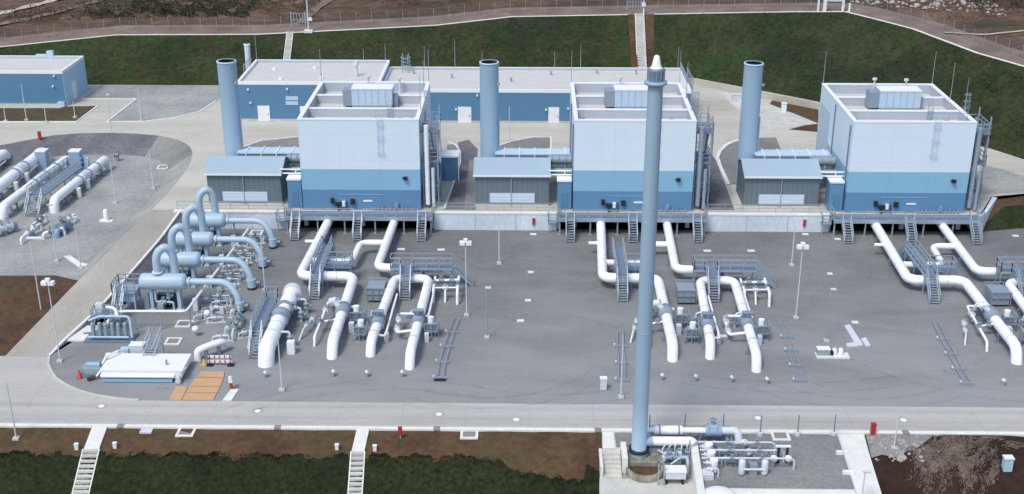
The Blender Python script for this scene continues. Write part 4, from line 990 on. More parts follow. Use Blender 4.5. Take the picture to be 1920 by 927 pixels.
# ------------------------------------------------------------------ pig receiver: the thickest pipe, left of the hall pipes
t = thing('pig_receiver', 'thickest white pipe with a round closure, left of the hall pipes beside a steel stair', 'pipeline', (-24.5, -29, 0))
z = 1.55
MB().tube([(-24.62, -35.4, -.4), (-24.6, -34.9, z - .2), (-24.5, -29.3, z)], .76, 24, 1.5).build('main_pipe', M_PIPE, t)
MB().tube([(-24.5, -29.3, z), (-24.5, -28.7, z), (-24.45, -26.6, z), (-24.4, -25.9, z), (-24.35, -22.6, z)], .8, 24, 0, rr=[.76, .62, .62, .82, .82]).build('barrel', M_PIPE, t)
for y in (-29.2, -26.4): flange(t, (-24.48, y, z), (0, 1, 0), .70, M_BOX)
for y in (-30.6, -32.4): seam(t, (-24.52, y, z), (0, 1, 0), .75)
c = MB().cyl((-24.36, -23.0, z), (-24.36, -22.3, z), .98, n=24).build('closure_ring', M_PIPE2, t)
MB().lathe((-24.36, -22.3, z), [(.9, 0), (.75, .3), (.4, .48), (.01, .53)], 24, (0, 1, 0)).build('closure_door', M_PIPE, c)
MB().lathe((-24.5, -28.6, z), [(.7, 0), (.92, .3), (.95, .7), (.7, 1.1)], 20, (0, 1, 0)).build('ball_valve', M_BOX, t)
for y in (-33.0, -30.2, -25.0, -23.4): saddle(t, -24.5, y, z, .76)
for (y, x1) in ((-24.2, -22.7), (-26.2, -22.9), (-31.6, -23.0)):
    MB().tube([(-24.3, y, z), (x1, y, z), (x1, y, 0)], .13, 8, .3).build('side_pipe', M_PIPE2, t); valve(t, (x1, y, .85), (0, 0, 1), .2, M_TEAL, up=(1, 0, 0))
valve(t, (-23.6, -24.2, z), (1, 0, 0), .2, M_TEAL); valve(t, (-23.6, -26.2, z), (1, 0, 0), .22, M_BOX)
MB().box(-23.0, -22.3, -33.3, -32.7, .0, 1.3).build('white_cabinet', M_LAMP, t)
t = thing('access_stair', 'long galvanised platform with stairs along the left side of the thickest white pipe', 'walkway', (-25.9, -29, 0))
MB().box(-26.6, -25.45, -31.9, -24.6, 1.9, 2.0).build('grating', M_STEELD, t)
railing(MB(), [(-26.6, -31.9, 2.0), (-26.6, -24.6, 2.0), (-25.45, -24.6, 2.0), (-25.45, -26, 2.0)], 1.1, .04, 1.2).build('railing', M_STEEL, t)
MB().box(-26.62, -26.5, -31.9, -24.6, 1.0, 1.9).build('side_sheet', M_STEELD, t)
stairs(t, (-26.0, -31.95, 1.96), (-26.0, -34.2, .05), 1.0)
for y in (-31.6, -28, -24.8):
    m = MB()
    for x in (-26.5, -25.55): m.box(x - .05, x + .05, y - .05, y + .05, 0, 1.8)
    m.box(-26.56, -25.49, y - .06, y + .06, 1.79, 1.89); m.build('trestle', M_STEEL, t)

# ------------------------------------------------------------------ four filter vessels with arched inlet pipes
def make_vessel():
    y = -23.4; z = 3.1; x0, x1 = -39.6, -34.95
    t = thing('filter_vessel', '', 'pressure vessel', (-37.3, y, 0), group='filter vessels in a row left of the halls')
    MB().lathe((x0, y, z), [(.01, -.12), (.45, -.08), (.78, .12), (.84, .35), (.84, x1 - x0 - .35), (.78, x1 - x0 - .12), (.45, x1 - x0 + .08), (.01, x1 - x0 + .12)], 28, (1, 0, 0)).build('vessel', M_VESSEL, t)
    a = MB().tube([(-37.75, y, z + .7), (-37.75, y, 5.6), (-37.75 + .25, y + .1, 6.35), (-36.85, y + .35, 6.75), (-36.45, y + .6, 6.35), (-36.2, y + .7, 5.6), (-36.2, y + 1.1, 0)], .41, 16, .5).build('inlet_arch', M_VESSEL, t)
    MB().ring((-37.75, y, z + 1.02), (0, 0, 1), .56, .39, .16, 18).build('flange', M_PIPE2, a)
    o = MB().tube([(x1 + .05, y, z), (-30.7, y - .05, z), (-29.6, y - .55, 1.6), (-29.55, y - .6, 0)], .34, 16, 1.3).build('outlet_pipe', M_VESSEL, t)
    MB().ring((x1 + .35, y, z), (1, 0, 0), .48, .32, .14, 18).build('flange', M_PIPE2, o)
    v = MB().cyl((-29.55, y - .6, .25), (-29.55, y - .6, 1.15), .46, n=16).build('outlet_valve', M_VESSEL, t)
    MB().cyl((-29.5, y - .6, .7), (-28.7, y - .6, .75), .16, n=10).ring((-28.65, y - .6, .75), (1, 0, 0), .3, .22, .06, 12).build('valve_gear', M_BOX, v)
    MB().ring((-29.55, y - .6, .12), (0, 0, 1), .5, .3, .14, 16).build('foot_flange', M_BLK, v)
    for x in (-38.6, -35.8):
        MB().box(x - .17, x + .17, y - .3, y + .3, 0, z - .6).box(x - .35, x + .35, y - .5, y + .5, 0, .12).build('leg', M_VESSEL, t)
    m = MB(); m.tube([(-38.2, y - .2, z - .7), (-38.2, y - .2, .9), (-36.4, y - .3, .9), (-36.4, y - .3, 0)], .12, 8, .2); m.tube([(-36.9, y, z - .7), (-36.9, y, .5)], .1, 8); m.build('drain_pipe', M_VESSEL, t)
    valve(t, (-37.4, y - .25, .9), (1, 0, 0), .2, M_TEAL); valve(t, (-36.9, y, 1.5), (0, 0, 1), .18, M_TEAL, up=(1, 0, 0))
    MB().tube([(-34.6, y + 1.0, 0), (-34.6, y + 1.0, .7), (-31.2, y + 1.1, .7), (-31.2, y + 1.1, 0)], .11, 8, .25).build('drain_header', M_PIPE2, t)
    for x in (-33.9, -32.9, -31.9): valve(t, (x, y + 1.05, .7), (1, 0, 0), .15, M_BOX)
    MB().tube([(-33.2, y + 2.0, 0), (-33.2, y + 2.0, .55), (-31.0, y + 2.1, .55), (-31.0, y + 2.1, 0)], .09, 8, .2).build('drain_header', M_PIPE2, t)
    valve(t, (-32.3, y + 2.05, .55), (1, 0, 0), .14, M_PIPE2)
    MB().box(-38.2, -36.3, y + .3, y + .9, .1, 1.5).build('dark_panel', M_GLASS, t)
    MB().box(-37.9, -37.3, y - .9, y - .4, 0, .9).build('pump_box', M_TEAL, t); MB().box(-39.4, -38.9, y - .3, y + .2, 0, 1.7).build('junction_box', M_BOX, t)
    MB().box(-34.4, -33.9, y - .5, y, .0, 1.3).build('level_cabinet', M_PIPE2, t)
    MB().cyl((-34.0, y + .05, .9), (-34.0, y + .05, z - .35), .1, n=8).box(-34.25, -33.75, y - .2, y + .3, 0, .9).build('outlet_support', M_BOX, t)
    return t
v1 = make_vessel(); v1['label'] = 'pale blue horizontal filter vessel with arched pipe, nearest the camera of the four'
for k, lab in enumerate(['pale blue horizontal filter vessel with arched pipe, second from the front of the row', 'pale blue horizontal filter vessel with arched pipe, third from the front of the row', 'pale blue horizontal filter vessel with arched pipe, rearmost, by the concrete wall']):
    copy_tree(v1, (0, 5.7 * (k + 1), 0), lab)
# long thin white pipe on trestles past the vessels
t = thing('instrument_pipe', 'thin white pipe on low trestles running below the vessel outlets', 'pipe', (-33, -20, 0))
MB().tube([(-41.6, -29.4, .3), (-41.3, -28.6, 1.6), (-40.2, -28.2, 2.0), (-33.8, -28.1, 2.0), (-32.4, -6.0, 2.0)], .13, 10, .5).build('pipe_run', M_PIPE, t)
for (x, y) in ((-39, -28.2), (-36.4, -28.15), (-33.7, -27.4), (-33.35, -21), (-32.95, -15), (-32.6, -9)): MB().box(x - .06, x + .06, y - .06, y + .06, 0, 1.9).box(x - .2, x + .2, y - .06, y + .06, 1.8, 1.88).build('trestle', M_STEEL, t)
# access platform left of the nearest vessel
t = thing('vessel_platform', 'pale blue access platform with railings at the left end of the nearest vessel', 'platform', (-41.2, -23.3, 0))
MB().box(-42.2, -39.9, -24.6, -22.4, 2.2, 2.34).build('grating', M_STEEL, t)
railing(MB(), [(-39.9, -24.6, 2.34), (-42.2, -24.6, 2.34), (-42.2, -22.4, 2.34), (-39.9, -22.4, 2.34)], 1.1, .045, .8).build('railing', M_STEEL, t)
MB().box(-41.9, -40.1, -24.3, -22.7, 1.2, 2.19).build('frame_box', M_VESSEL, t)
for x in (-42.0, -40.1):
    for y in (-24.4, -22.6): MB().box(x - .07, x + .07, y - .07, y + .07, 0, 2.2).build('leg', M_VESSEL, t)
stairs(t, (-41.4, -24.65, 2.3), (-41.4, -27.0, .05), .8)
# dark filter skid left below
p = at(215, 600, 1.2)
t = thing('filter_skid', 'grey green skid of upright filters and bent pipes beside the pale slab', 'skid', (-41.0, -29.6, 0))
for k in range(6):
    x = -42.3 + k * .62; y = -30.6 + .12 * (k % 2)
    m = MB(); m.cyl((x, y, .35), (x, y, 1.75), .2, n=12); m.dome((x, y, 1.75), .2, .16, 12, 4); m.build('filter_pot', M_TEAL, t)
m = MB(); m.tube([(-42.8, -30.9, .5), (-38.8, -30.9, .5)], .12, 8); m.tube([(-42.8, -30.2, 1.9), (-41.8, -29.8, 2.2), (-38.9, -29.8, 2.2), (-38.6, -30.6, .3)], .14, 8, .4); m.build('header_pipe', M_VESSEL, t)
m = MB(); railing(m, [(-43.0, -28.9, 0), (-43.0, -27.6, 0), (-40.6, -27.6, 0)], 2.4, .045, .7); railing(m, [(-42.9, -28.9, 1.6), (-40.8, -28.9, 1.6)], .9, .04, .5); m.box(-43, -40.6, -28.9, -27.6, 1.55, 1.65); m.build('service_frame', M_STEEL, t)
MB().box(-43.2, -38.4, -31.2, -29.2, 0, .16).build('base_frame', M_STEELD, t)
MB().box(-42.6, -41.9, -28.6, -28.0, 1.66, 2.9).build('filter_head', M_PIPE2, t)
MB().tube([(-41.6, -28.3, 2.5), (-40.6, -28.6, 2.5), (-40.2, -29.4, 1.8)], .16, 10, .4).build('bent_pipe', M_PIPE, t)
# clutter of valves between the vessels and around the drains
random.seed(11)
spots = []
for k in range(4):
    y0 = -25.3 + 5.7 * k
    spots += [(-33.0 + random.uniform(-.3, .3), y0 + .4), (-31.7, y0 + 1.2), (-32.0 + random.uniform(-.5, .5), y0 + 2.6), (-30.9, y0 + 3.3)]
vg = 'small drain valve sets near the filter vessels'
def make_drain(kind):
    t = thing('drain_valve_set', '', 'valve', (0, 0, 0), group=vg)
    m = MB(); m.tube([(-.75, 0, 0), (-.75, 0, .55), (.75, 0, .55), (.75, 0, 0)], .09, 8, .15); m.build('drain_pipe', M_PIPE2, t)
    valve(t, (-.2, 0, .55), (1, 0, 0), .16, M_PIPE2)
    if kind: valve(t, (.35, 0, .55), (1, 0, 0), .14, M_TEAL); MB().box(.2, .6, -.5, -.2, 0, .75).build('junction_box', M_PIPE2, t)
    MB().box(-1.0, 1.0, -.25, .25, 0, .07).build('base_plate', M_CONC, t)
    return t
d0, d1_ = make_drain(0), make_drain(1)
used = set()
ords = ['front', 'second', 'third', 'rear']
for i, (x, y) in enumerate(spots):
    src = (d0, d1_)[i % 2]
    lab = ['small white drain valve set in front of the %s vessel outlet, close to the vessel', 'white and green valve set with box before the middle of the %s vessel outlet', 'small white drain valve set behind the middle of the %s vessel outlet', 'white and green valve set with box behind the end elbow of the %s vessel outlet'][i % 4] % ords[i // 4]
    if src.name in used: o = copy_tree(src, None, lab)
    else: o = src; used.add(src.name); o['label'] = lab
    o.location = (x, y, .01); o.rotation_euler.z = random.choice((0, PI / 2, PI / 2 + .2, .3)); o['group'] = vg
# more pipework between the vessels and the pig receiver
loose = ['small white drain valve set just right of the upper ball vent', 'white and green valve set with box amid the loose pipework left of the receiver',
         'small white drain valve set closest to the middle of the pig receiver stair', 'white and green valve set with box near the foot of the pig receiver stair',
         'small white drain valve set just behind the loose capped pipe', 'white and green valve set with box in front of the front vessel outlet elbow',
         'small white drain valve set just behind the upper ball vent', 'white and green valve set with box left of the upper ball vent']
px = [(405, 605), (430, 622), (452, 602), (462, 632), (415, 640), (440, 590), (398, 585), (378, 600)]
for i, (u, v) in enumerate(px):
    p = at(u, v); o = copy_tree((d0, d1_)[i % 2], None, loose[i])
    o.location = (p.x, p.y, .01); o.rotation_euler.z = (.2, 1.3, 1.8, .6)[i % 4]; o['group'] = vg
p = at(437, 640); q = at(452, 605)
t = thing('bypass_line', 'slanting white bypass line with green valves left of the pig receiver stair', 'pipe', (p.x, p.y, 0))
d = (Vector(q) - Vector(p)).normalized()
MB().tube([Vector(p) + Vector((0, 0, 0)), Vector(p) + Vector((0, 0, .9)), Vector(q) + Vector((0, 0, 1.1)), Vector(q)], .13, 8, .4).build('pipe_run', M_PIPE2, t)
for w in (.25, .55, .8): valve(t, Vector(p).lerp(Vector(q), w) + Vector((0, 0, 1.0)), d, .2, M_TEAL)
# round white vent caps on the asphalt
for i, (u, v, lab) in enumerate([(390, 600, 'white ball shaped vent near the corner of the thin white trestle pipe, upper of two'), (368, 630, 'white ball shaped vent behind the loose capped pipe, lower of two')]):
    p = at(u, v); t = thing('ball_vent', lab, 'vent', p)
    MB().cyl((p.x, p.y, 0), (p.x, p.y, .5), .09, n=8).build('vent_pipe', M_STEEL, t)
    MB().lathe((p.x, p.y, .75), [(.01, -.36), (.26, -.26), (.37, 0), (.26, .26), (.01, .36)], 16).build('cap', M_LAMP, t)
# slug catcher piece with barrier
p = at(405, 668)
t = thing('capped_pipe', 'loose white capped pipe on supports behind the red and white barrier', 'pipe', p)
MB().tube([(-31.2, -34.6, .0), (-31.2, -34.5, .95), (-30.6, -34.2, 1.15), (-29.2, -33.0, 1.2), (-28.9, -32.4, .6)], .34, 14, .4).build('pipe_run', M_PIPE, t)
MB().box(-30.6, -30.3, -34.4, -34.1, 0, .9).build('support', M_STEELD, t); MB().box(-29.6, -29.3, -33.6, -33.3, 0, .9).build('support', M_STEELD, t)
a, c = at(392, 686), at(436, 684)
t = thing('barrier', 'red and white striped barrier boards in front of the capped pipe', 'barrier', ((a.x + c.x) / 2, a.y, 0))
for z0 in (.35, .85):
    m = MB().box(a.x, c.x, a.y - .04, a.y, z0, z0 + .26).build('board', M_LAMP, t); s = MB(); w = (c.x - a.x) / 9
    for k in range(0, 9, 2): s.box(a.x + (k + .25) * w, a.x + (k + .75) * w, a.y - .055, a.y - .041, z0 + .01, z0 + .25)
    s.build('red_stripes', M_RED, m)
for x in (a.x + .1, c.x - .1): MB().box(x - .04, x + .04, a.y + .01, a.y + .09, 0, 1.15).box(x - .3, x + .3, a.y - .2, a.y + .3, 0, .1).build('barrier_foot', M_BLK, t)
p = at(383, 684); m = MB(); m.lathe((p.x, p.y, 0), [(.28, 0), (.28, .06), (.16, .08), (.05, .6), (.01, .6)], 12); solo(m, 'warning_cone', M_YEL, 'yellow warning cone at the left end of the striped barrier', 'cone')

# ------------------------------------------------------------------ white low tank house with its small things, mats, slab
t = thing('condensate_tank', 'low white box shaped tank with ledge in the front left corner of the yard', 'tank', (-35.4, -38.8, 0))
MB().box(-38.9, -31.6, -38.7, -35.5, .35, 1.0).build('tank_body', M_PIPE, t)
MB().box(-39.0, -31.5, -38.75, -35.4, 1.0, 1.12).build('tank_roof', M_TRIM, t)
MB().cyl((-38.9, -38.9, .62), (-32.2, -38.9, .62), .17, n=14).build('ledge_pipe', M_PIPE, t)
MB().box(-38.8, -32.4, -39.05, -38.72, .08, .32).build('ledge_pipe', M_LBLUE, t)
for x in (-38.2, -35.2, -32.2): MB().box(x - .15, x + .15, -38.6, -35.6, 0, .35).build('skid_beam', M_STEELD, t)
MB().cyl((-33.2, -37.6, 1.12), (-33.2, -37.6, 1.6), .1, n=8).build('vent_pipe', M_BOX, t)
m = MB(); m.obox((-32.1, -39.1, .2), (-31.5, -39.1, 1.1), .1, .1); m.obox((-31.5, -39.1, 1.1), (-31.3, -38.0, 1.1), .1, .1); m.box(-32.0, -31.6, -39.3, -38.9, .1, .7); m.build('bracket', M_PIPE2, t)
t = thing('tank_stair', 'steel ladder frame leaning over the rear edge of the low white tank', 'ladder', (-35.3, -35.2, 0))
m = MB()
for x in (-35.9, -34.9):
    m.obox((x, -36.0, 1.13), (x + .5, -34.4, 2.7), .07, .07); m.obox((x, -34.9, 0), (x + .2, -34.9, 2.3), .07, .07); m.obox((x + .5, -34.4, 0), (x + .5, -34.4, 3.4), .07, .07)
    m.obox((x + .5, -34.4, 3.4), (x, -36.2, 2.0), .06, .06)
for k in range(7): m.obox((-35.85 + k * .07, -35.9 + k * .22, 1.25 + k * .22), (-34.85 + k * .07, -35.9 + k * .22, 1.25 + k * .22), .07, .05)
m.build('ladder_frame', M_STEEL, t); MB().box(-35.5, -34.3, -34.9, -34.2, 1.7, 1.78).build('top_grating', M_STEEL, t)
t = thing('pump_unit', 'grey blue pump unit with pipes at the left end of the low white tank', 'pump', (-39.7, -37.2, 0))
MB().box(-41.0, -39.1, -38.0, -36.8, .35, .85).build('pump_body', M_TEAL, t); MB().cyl((-40.6, -37.4, .95), (-39.4, -37.4, .95), .3, n=14).build('motor', M_STACK, t)
m = MB(); m.tube([(-39.3, -37.2, .9), (-39.0, -36.8, 1.5), (-38.2, -35.6, 1.5)], .1, 8, .2); m.tube([(-39.5, -38.4, .3), (-39.0, -38.2, .9), (-38.6, -37.4, 1.2)], .1, 8, .2); m.build('pump_pipe', M_PIPE, t)
MB().box(-41.1, -39.0, -38.2, -36.6, 0, .34).build('base_frame', M_STEELD, t)
MB().cyl((-40.2, -38.9, .25), (-39.6, -38.5, .3), .16, n=10).build('hose_end', M_BRK, t)
t = thing('control_cabinet', 'pale grey control cabinets standing behind the low white tank', 'cabinet', (-37.8, -34.4, 0))
MB().box(-37.5, -36.2, -34.7, -33.9, .1, 1.5).build('cabinet', M_PIPE2, t); MB().box(-37.55, -36.15, -34.75, -33.85, 1.5, 1.58).build('cabinet_roof', M_TRIM, t)
MB().box(-38.5, -37.7, -34.6, -34.0, .1, 1.1).build('cabinet', M_LOUVRE, t); MB().box(-39.7, -38.0, -35.2, -34.8, .7, .85).box(-39.6, -39.5, -35.1, -34.9, 0, .7).box(-38.2, -38.1, -35.1, -34.9, 0, .7).build('cable_tray', M_LAMP, t)
pts = [at(120, 641), at(148, 613), at(192, 613), at(176, 641)]
solo(MB().prism([(p.x, p.y) for p in pts], 0, .14), 'concrete_slab', M_KERB, 'pale concrete slab at the yard edge left of the filter skid', 'slab')
p = at(165, 629); solo(MB().cyl((p.x - .4, p.y, .25), (p.x + .6, p.y + .1, .25), .1, n=8).box(p.x + .5, p.x + 1.3, p.y - .1, p.y + .3, .15, .5), 'pipe_stub', M_BOX, 'short grey pipe stub lying on the pale concrete slab', 'pipe')
mats = [([(316, 751), (330, 726), (352, 726), (340, 751)], 'narrow orange plywood mat at the front left of the mat patch'),
        ([(342, 751), (349, 739), (406, 739), (400, 751)], 'orange plywood mat in the front row nearest the road'),
        ([(350, 737.5), (355, 727), (412, 727), (407, 737.5)], 'orange plywood mat in the second row from the road'),
        ([(357, 725.5), (366, 711), (419, 711), (413, 725.5)], 'wide orange plywood mat in the third row from the road'),
        ([(370, 709), (378, 699), (421, 699), (419.5, 709)], 'paler plywood mat farthest from the road')]
for k, (px, lab) in enumerate(mats):
    solo(MB().prism([tuple(at(u, v))[:2] for u, v in px], .008, .06 + .012 * k), 'plywood_mat', M_ORANGE, lab, 'ground mat', 'orange ground mats')
solo(MB().prism([tuple(at(u, v))[:2] for u, v in [(417, 752), (433, 731), (448, 731), (434, 752)]], .008, .07), 'kerb_ramp_plate', M_KERB, 'white concrete strip at the road edge right of the orange mats', 'slab')
p = at(434, 730); t = thing('marker_post', 'red and white marker post standing at the white strip beside the orange mats', 'marker post', p)
MB().box(p.x - .12, p.x + .12, p.y - .1, p.y + .1, 0, .7).build('post', M_RED, t); MB().box(p.x - .17, p.x + .17, p.y - .13, p.y + .13, .7, 1.05).build('white_head', M_LAMP, t); MB().lathe((p.x, p.y + .05, 1.05), [(.22, 0), (.2, .2), (.01, .3)], 10).build('cap', M_PIPE2, t)
p = at(150, 709); m = MB(); m.lathe((p.x, p.y, 0), [(.32, 0), (.32, .07), (.2, .09), (.06, .8), (.01, .8)], 14); solo(m, 'traffic_cone', M_RED, 'red traffic cone at the left end of the low white tank', 'cone')
def hydrant(u, v, z, lab, post):
    p = at(u, v, z); t = thing('hydrant_marker', lab, 'marker post', p)
    if post:
        MB().cyl((p.x, p.y, z - .3), (p.x, p.y, z + .55), .05, n=8).build('stake', M_STEEL, t); MB().box(p.x - .17, p.x + .17, p.y - .08, p.y + .08, z + .5, z + 1.2).build('red_plate', M_RED, t)
    else:
        MB().box(p.x - .19, p.x + .19, p.y - .17, p.y + .17, z, z + .95).build('pillar', M_RED, t); MB().box(p.x - .22, p.x + .22, p.y - .2, p.y + .2, z + .95, z + 1.02).build('lid', M_RED, t)
hydrant(751, 824, -.2, 'red marker plate on a stake at the road kerb right of the second stair', True)
hydrant(1636, 814, .0, 'red pillar on the road kerb right of the vent yard path', False)
hydrant(75, 260, ZT, 'small red pillar on the terrace above the west yard bank', False)
for u, lab in ((1000.5, 'small red fire box on the wall left of the middle service platform'), (1508.5, 'small red fire box on the wall left of the right service platform')):
    p = at_plane_y(u, 413, -1.05); solo(MB().box(p.x - .14, p.x + .14, -1.25, -1.105, .75, 1.55).box(p.x - .17, p.x + .17, -1.28, -1.105, 1.55, 1.6), 'fire_box', M_RED, lab, 'fire box')

# ------------------------------------------------------------------ west yard: long white pipes with a raised walkway
def west_pipe(x, y0, y1, lab, skew=0.0, nfl=3, r=.58):
    z = 1.5; t = thing('gas_pipe', lab, 'pipeline', (x, (y0 + y1) / 2, .06), group='pipe runs of the west yard')
    xe = x + skew
    MB().tube([(x, y0 - .9, -.2), (x, y0 - .8, z), (xe, y1 + .7, z), (xe + .1, y1 + .9, -.2)], r, 20, 1.1).build('main_pipe', M_PIPE, t)
    for k in range(nfl):
        w = .45 + .18 * k; MB().cyl((x + skew * w, y0 + (y1 - y0) * w - .1, z), (x + skew * w, y0 + (y1 - y0) * w + .1, z), r * 1.25, n=20).build('flange', M_BOX, t)
    MB().cyl((x + skew * .5, y0 + (y1 - y0) * .5, z), (x + skew * .6, y0 + (y1 - y0) * .6, z), r * 1.12, n=20).build('valve_body', M_PIPE2, t)
    for w in (.12, .35, .85): saddle(t, x + skew * w, y0 + (y1 - y0) * w, z, r)
    MB().tube([(x + .9, y0 + (y1 - y0) * .5, .9), (x + .9 + skew * .4, y0 + (y1 - y0) * .93, .9), (x + .3, y0 + (y1 - y0) * .95, 1.3)], .12, 8, .3).build('bypass_pipe', M_PIPE, t)
    for w in (.3, .52): MB().cyl((x + 1.25, y0 + (y1 - y0) * w, .06), (x + 1.25, y0 + (y1 - y0) * w, 1.3), .3, n=12).build('pipe_pot', M_LAMP, t)
    return t
west_pipe(-58.75, 4.9, 19.8, 'white gas pipe of the west yard nearest the ramp road, with bent down ends', 1.2)
west_pipe(-64.1, 2.4, 19.9, 'white gas pipe of the west yard just left of the raised walkway', 1.3)
west_pipe(-67.6, 6.5, 22.9, 'thick white gas pipe of the west yard, second from the left edge', .4, 2, .72)
west_pipe(-72.6, 9.0, 22.2, 'white gas pipe end of the west yard at the left edge of the photo', .3, 2, .66)
t = thing('pipe_walkway', 'blue grey raised walkway between two white pipes of the west yard', 'walkway', (-60.8, 10, .06))
P4 = [(-62.0, 4.6), (-59.9, 4.6), (-58.9, 15.6), (-61.0, 15.9)]
MB().prism(P4, 1.95, 2.1).build('grating', M_STEELD, t)
m = MB(); railing(m, [(-62.0, 4.6, 2.1), (-61.0, 15.9, 2.1), (-58.9, 15.6, 2.1)], 1.1, .04, 1.3); railing(m, [(-59.9, 4.6, 2.1), (-58.9, 15.6, 2.1)], 1.1, .04, 1.3); m.build('railing', M_STEEL, t)
for x, y in P4 + [(-61.5, 10), (-59.4, 10)]: MB().box(x - .07, x + .07, y - .07, y + .07, .06, 1.95).build('leg', M_STEEL, t)
stairs(t, (-61.0, 4.55, 2.05), (-61.0, 2.4, .1), 1.6)
t = thing('hood_box', 'tall pale blue box with rounded top at the far end of the west yard walkway', 'cabinet', (-60.4, 17.4, .06))
MB().box(-61.1, -59.7, 16.8, 18.0, .06, 3.6).build('box', M_STACK, t); MB().box(-61.15, -59.65, 16.75, 18.05, 3.6, 3.75).build('lid', M_TRIM, t); MB().box(-59.5, -58.9, 17.4, 18.2, .06, 2.6).build('side_duct', M_HSIDE, t)
t = thing('hood_box', 'pale blue box at the far end of the thick west yard pipe', 'cabinet', (-66.2, 20.5, .06))
MB().box(-66.9, -65.5, 19.8, 21.2, .06, 2.6).build('box', M_STACK, t); MB().box(-66.95, -65.45, 19.75, 21.25, 2.6, 2.72).build('lid', M_TRIM, t)
# valve cluster at the near end of the west yard
vc = [((102, 445), 0, 'grey ball valve with white pipe in the west yard, closest to the dark bank side'), ((128, 425), .8, 'white pipe and valve set in the west yard below the nearest pipe end'), ((118, 438), .8, 'large blue grey valve body in the west yard valve cluster'), ((60, 445), .8, 'slanting white pipe with valves left of the west yard valve cluster'), ((75, 425), .8, 'small white pipe spool between the west yard valve cluster and the walkway'), ((10, 440), .4, 'pale blue pump set at the left edge of the west yard')]
for k, ((u, v), rz, lab) in enumerate(vc):
    p = at(u, v, .06); t = thing('valve_set', lab, 'valve', p)
    c, s = math.cos(rz + .6), math.sin(rz + .6); d = Vector((c, s, 0)); r = (.16, .16, .34, .15, .14, .3)[k]; Ln = (1.2, 1.8, 1.3, 2.2, 1.6, 1.5)[k]; h = .75
    b_, e_ = p - d * Ln, p + d * Ln
    MB().tube([b_, b_ + Vector((0, 0, h)), e_ + Vector((0, 0, h + .2)), e_], r, 12, .4).build('pipe_run', M_PIPE if k not in (2, 5) else M_STACK, t)
    for w in ((.35, .65) if k != 2 else (.5,)): valve(t, b_.lerp(e_, w) + Vector((0, 0, h + .1)), d, r * 1.3, (M_BOX, M_PIPE2)[k % 2])
    MB().box(p.x - .3, p.x + .3, p.y - .3, p.y + .3, .06, h - .1).build('support', M_BOX, t)
p = at(200, 414, .06); t = thing('capped_riser', 'white capped riser pipe on a square white slab in the west yard', 'pipe', p)
MB().lathe((p.x, p.y, 0), [(.3, .06), (.3, 1.3), (.2, 1.5), (.01, 1.55)], 14).build('riser', M_PIPE, t); MB().box(p.x - .8, p.x + .8, p.y - .5, p.y + .5, .06, .14).build('slab', M_KERB, t)
p = at(220, 302, .06); t = thing('valve_set', 'small grey handwheel valve beyond the far end of the nearest west yard pipe', 'valve', p)
valve(t, p + Vector((0, 0, .9)), (1, 0, 0), .22, M_BOX); MB().box(p.x - .2, p.x + .2, p.y - .2, p.y + .2, .06, .7).build('foot', M_BOX, t)
p = at(190, 278, .06); t = thing('valve_set', 'group of grey valves with white pipe near the dark bank of the west yard', 'valve', p)
for dx in (-1.2, -.3, .6): valve(t, p + Vector((dx, 0, .9)), (1, 0, 0), .2, M_BOX)
MB().tube([p + Vector((-2.2, 0, 0)), p + Vector((-2.2, 0, .9)), p + Vector((1.8, .2, .9)), p + Vector((1.8, .2, 0))], .13, 8, .3).build('pipe_run', M_PIPE, t)
solo(MB().prism([tuple(at(u, v, .06))[:2] for u, v in [(120, 482), (132, 480), (152, 494), (182, 500), (180, 506), (148, 502)]], .05, .16), 'stepping_slab', M_KERB, 'bent pale concrete slab path from the west yard to the ramp road', 'slab')

# ------------------------------------------------------------------ vent station in the foreground
pad = MB()
pad.prism([(6.15, -46.86), (28.2, -46.86), (27.9, -49.6), (6.05, -49.6)], -7, -.02)
structure(pad, 'vent_yard_base', M_CONC)
structure(MB().prism([(13.3, -49.6), (27.9, -49.6), (27.05, -58), (12.9, -58)], -7, -.02), 'vent_yard_base', M_CONC)
structure(MB().prism([(5.7, -52.4), (13.3, -52.4), (12.9, -60), (5.3, -60)], -7, -1.0), 'pit_floor', M_CONC)
structure(MB().prism([(7.55, -49.6), (13.3, -49.6), (13.3, -52.4), (7.55, -52.4)], -7, -1.004), 'pit_floor', M_RUST)
structure(MB().poly([(7.2, -46.98), (25.9, -46.98), (25.75, -49.3), (7.2, -49.3)], .002), 'vent_yard', M_GRAVEL)
structure(MB().poly([(13.7, -49.3), (25.75, -49.3), (25.4, -55.1), (13.45, -55.1)], .003), 'vent_yard', M_GRAVEL)
structure(MB().poly([(26.0, -46.9), (28.1, -46.9), (27.15, -58), (25.3, -58)], .006), 'vent_path', M_KERB)
structure(MB().poly([(13.4, -55.25), (25.35, -55.25), (25.25, -58), (13.1, -58)], .006), 'vent_path', M_KERB)
structure(MB().poly([(6.2, -46.9), (7.1, -46.9), (7.1, -49.5), (6.1, -49.5)], .006), 'vent_path', M_KERB)
t = thing('concrete_stair', 'short concrete stair going down beside the foot of the tall vent stack', 'stairs', (6.75, -51, -1))
for k in range(6): MB().box(6.0, 7.5, -49.9 - k * .42 - .42, -49.6 - k * .42 if k == 0 else -49.9 - k * .42, -1.2, -.02 - k * .165).build('step', M_CONC, t)
m = MB().box(5.75, 5.98, -52.4, -49.6, -3, .06); m.build('side_wall', M_KERB, t)
solo(MB().box(7.56, 8.0, -51.6, -49.0, -1.0, .35), 'stair_wall', M_KERB, 'white concrete block between the short stair and the vent stack foot', 'wall')
solo(MB().prism([(13.25, -49.3), (13.85, -49.3), (13.4, -60), (12.8, -60)], -7, .6), 'parting_wall', M_KERB, 'long white concrete wall dividing the pit from the grey vent yard', 'wall')
VX, VY = 9.0, -50.0
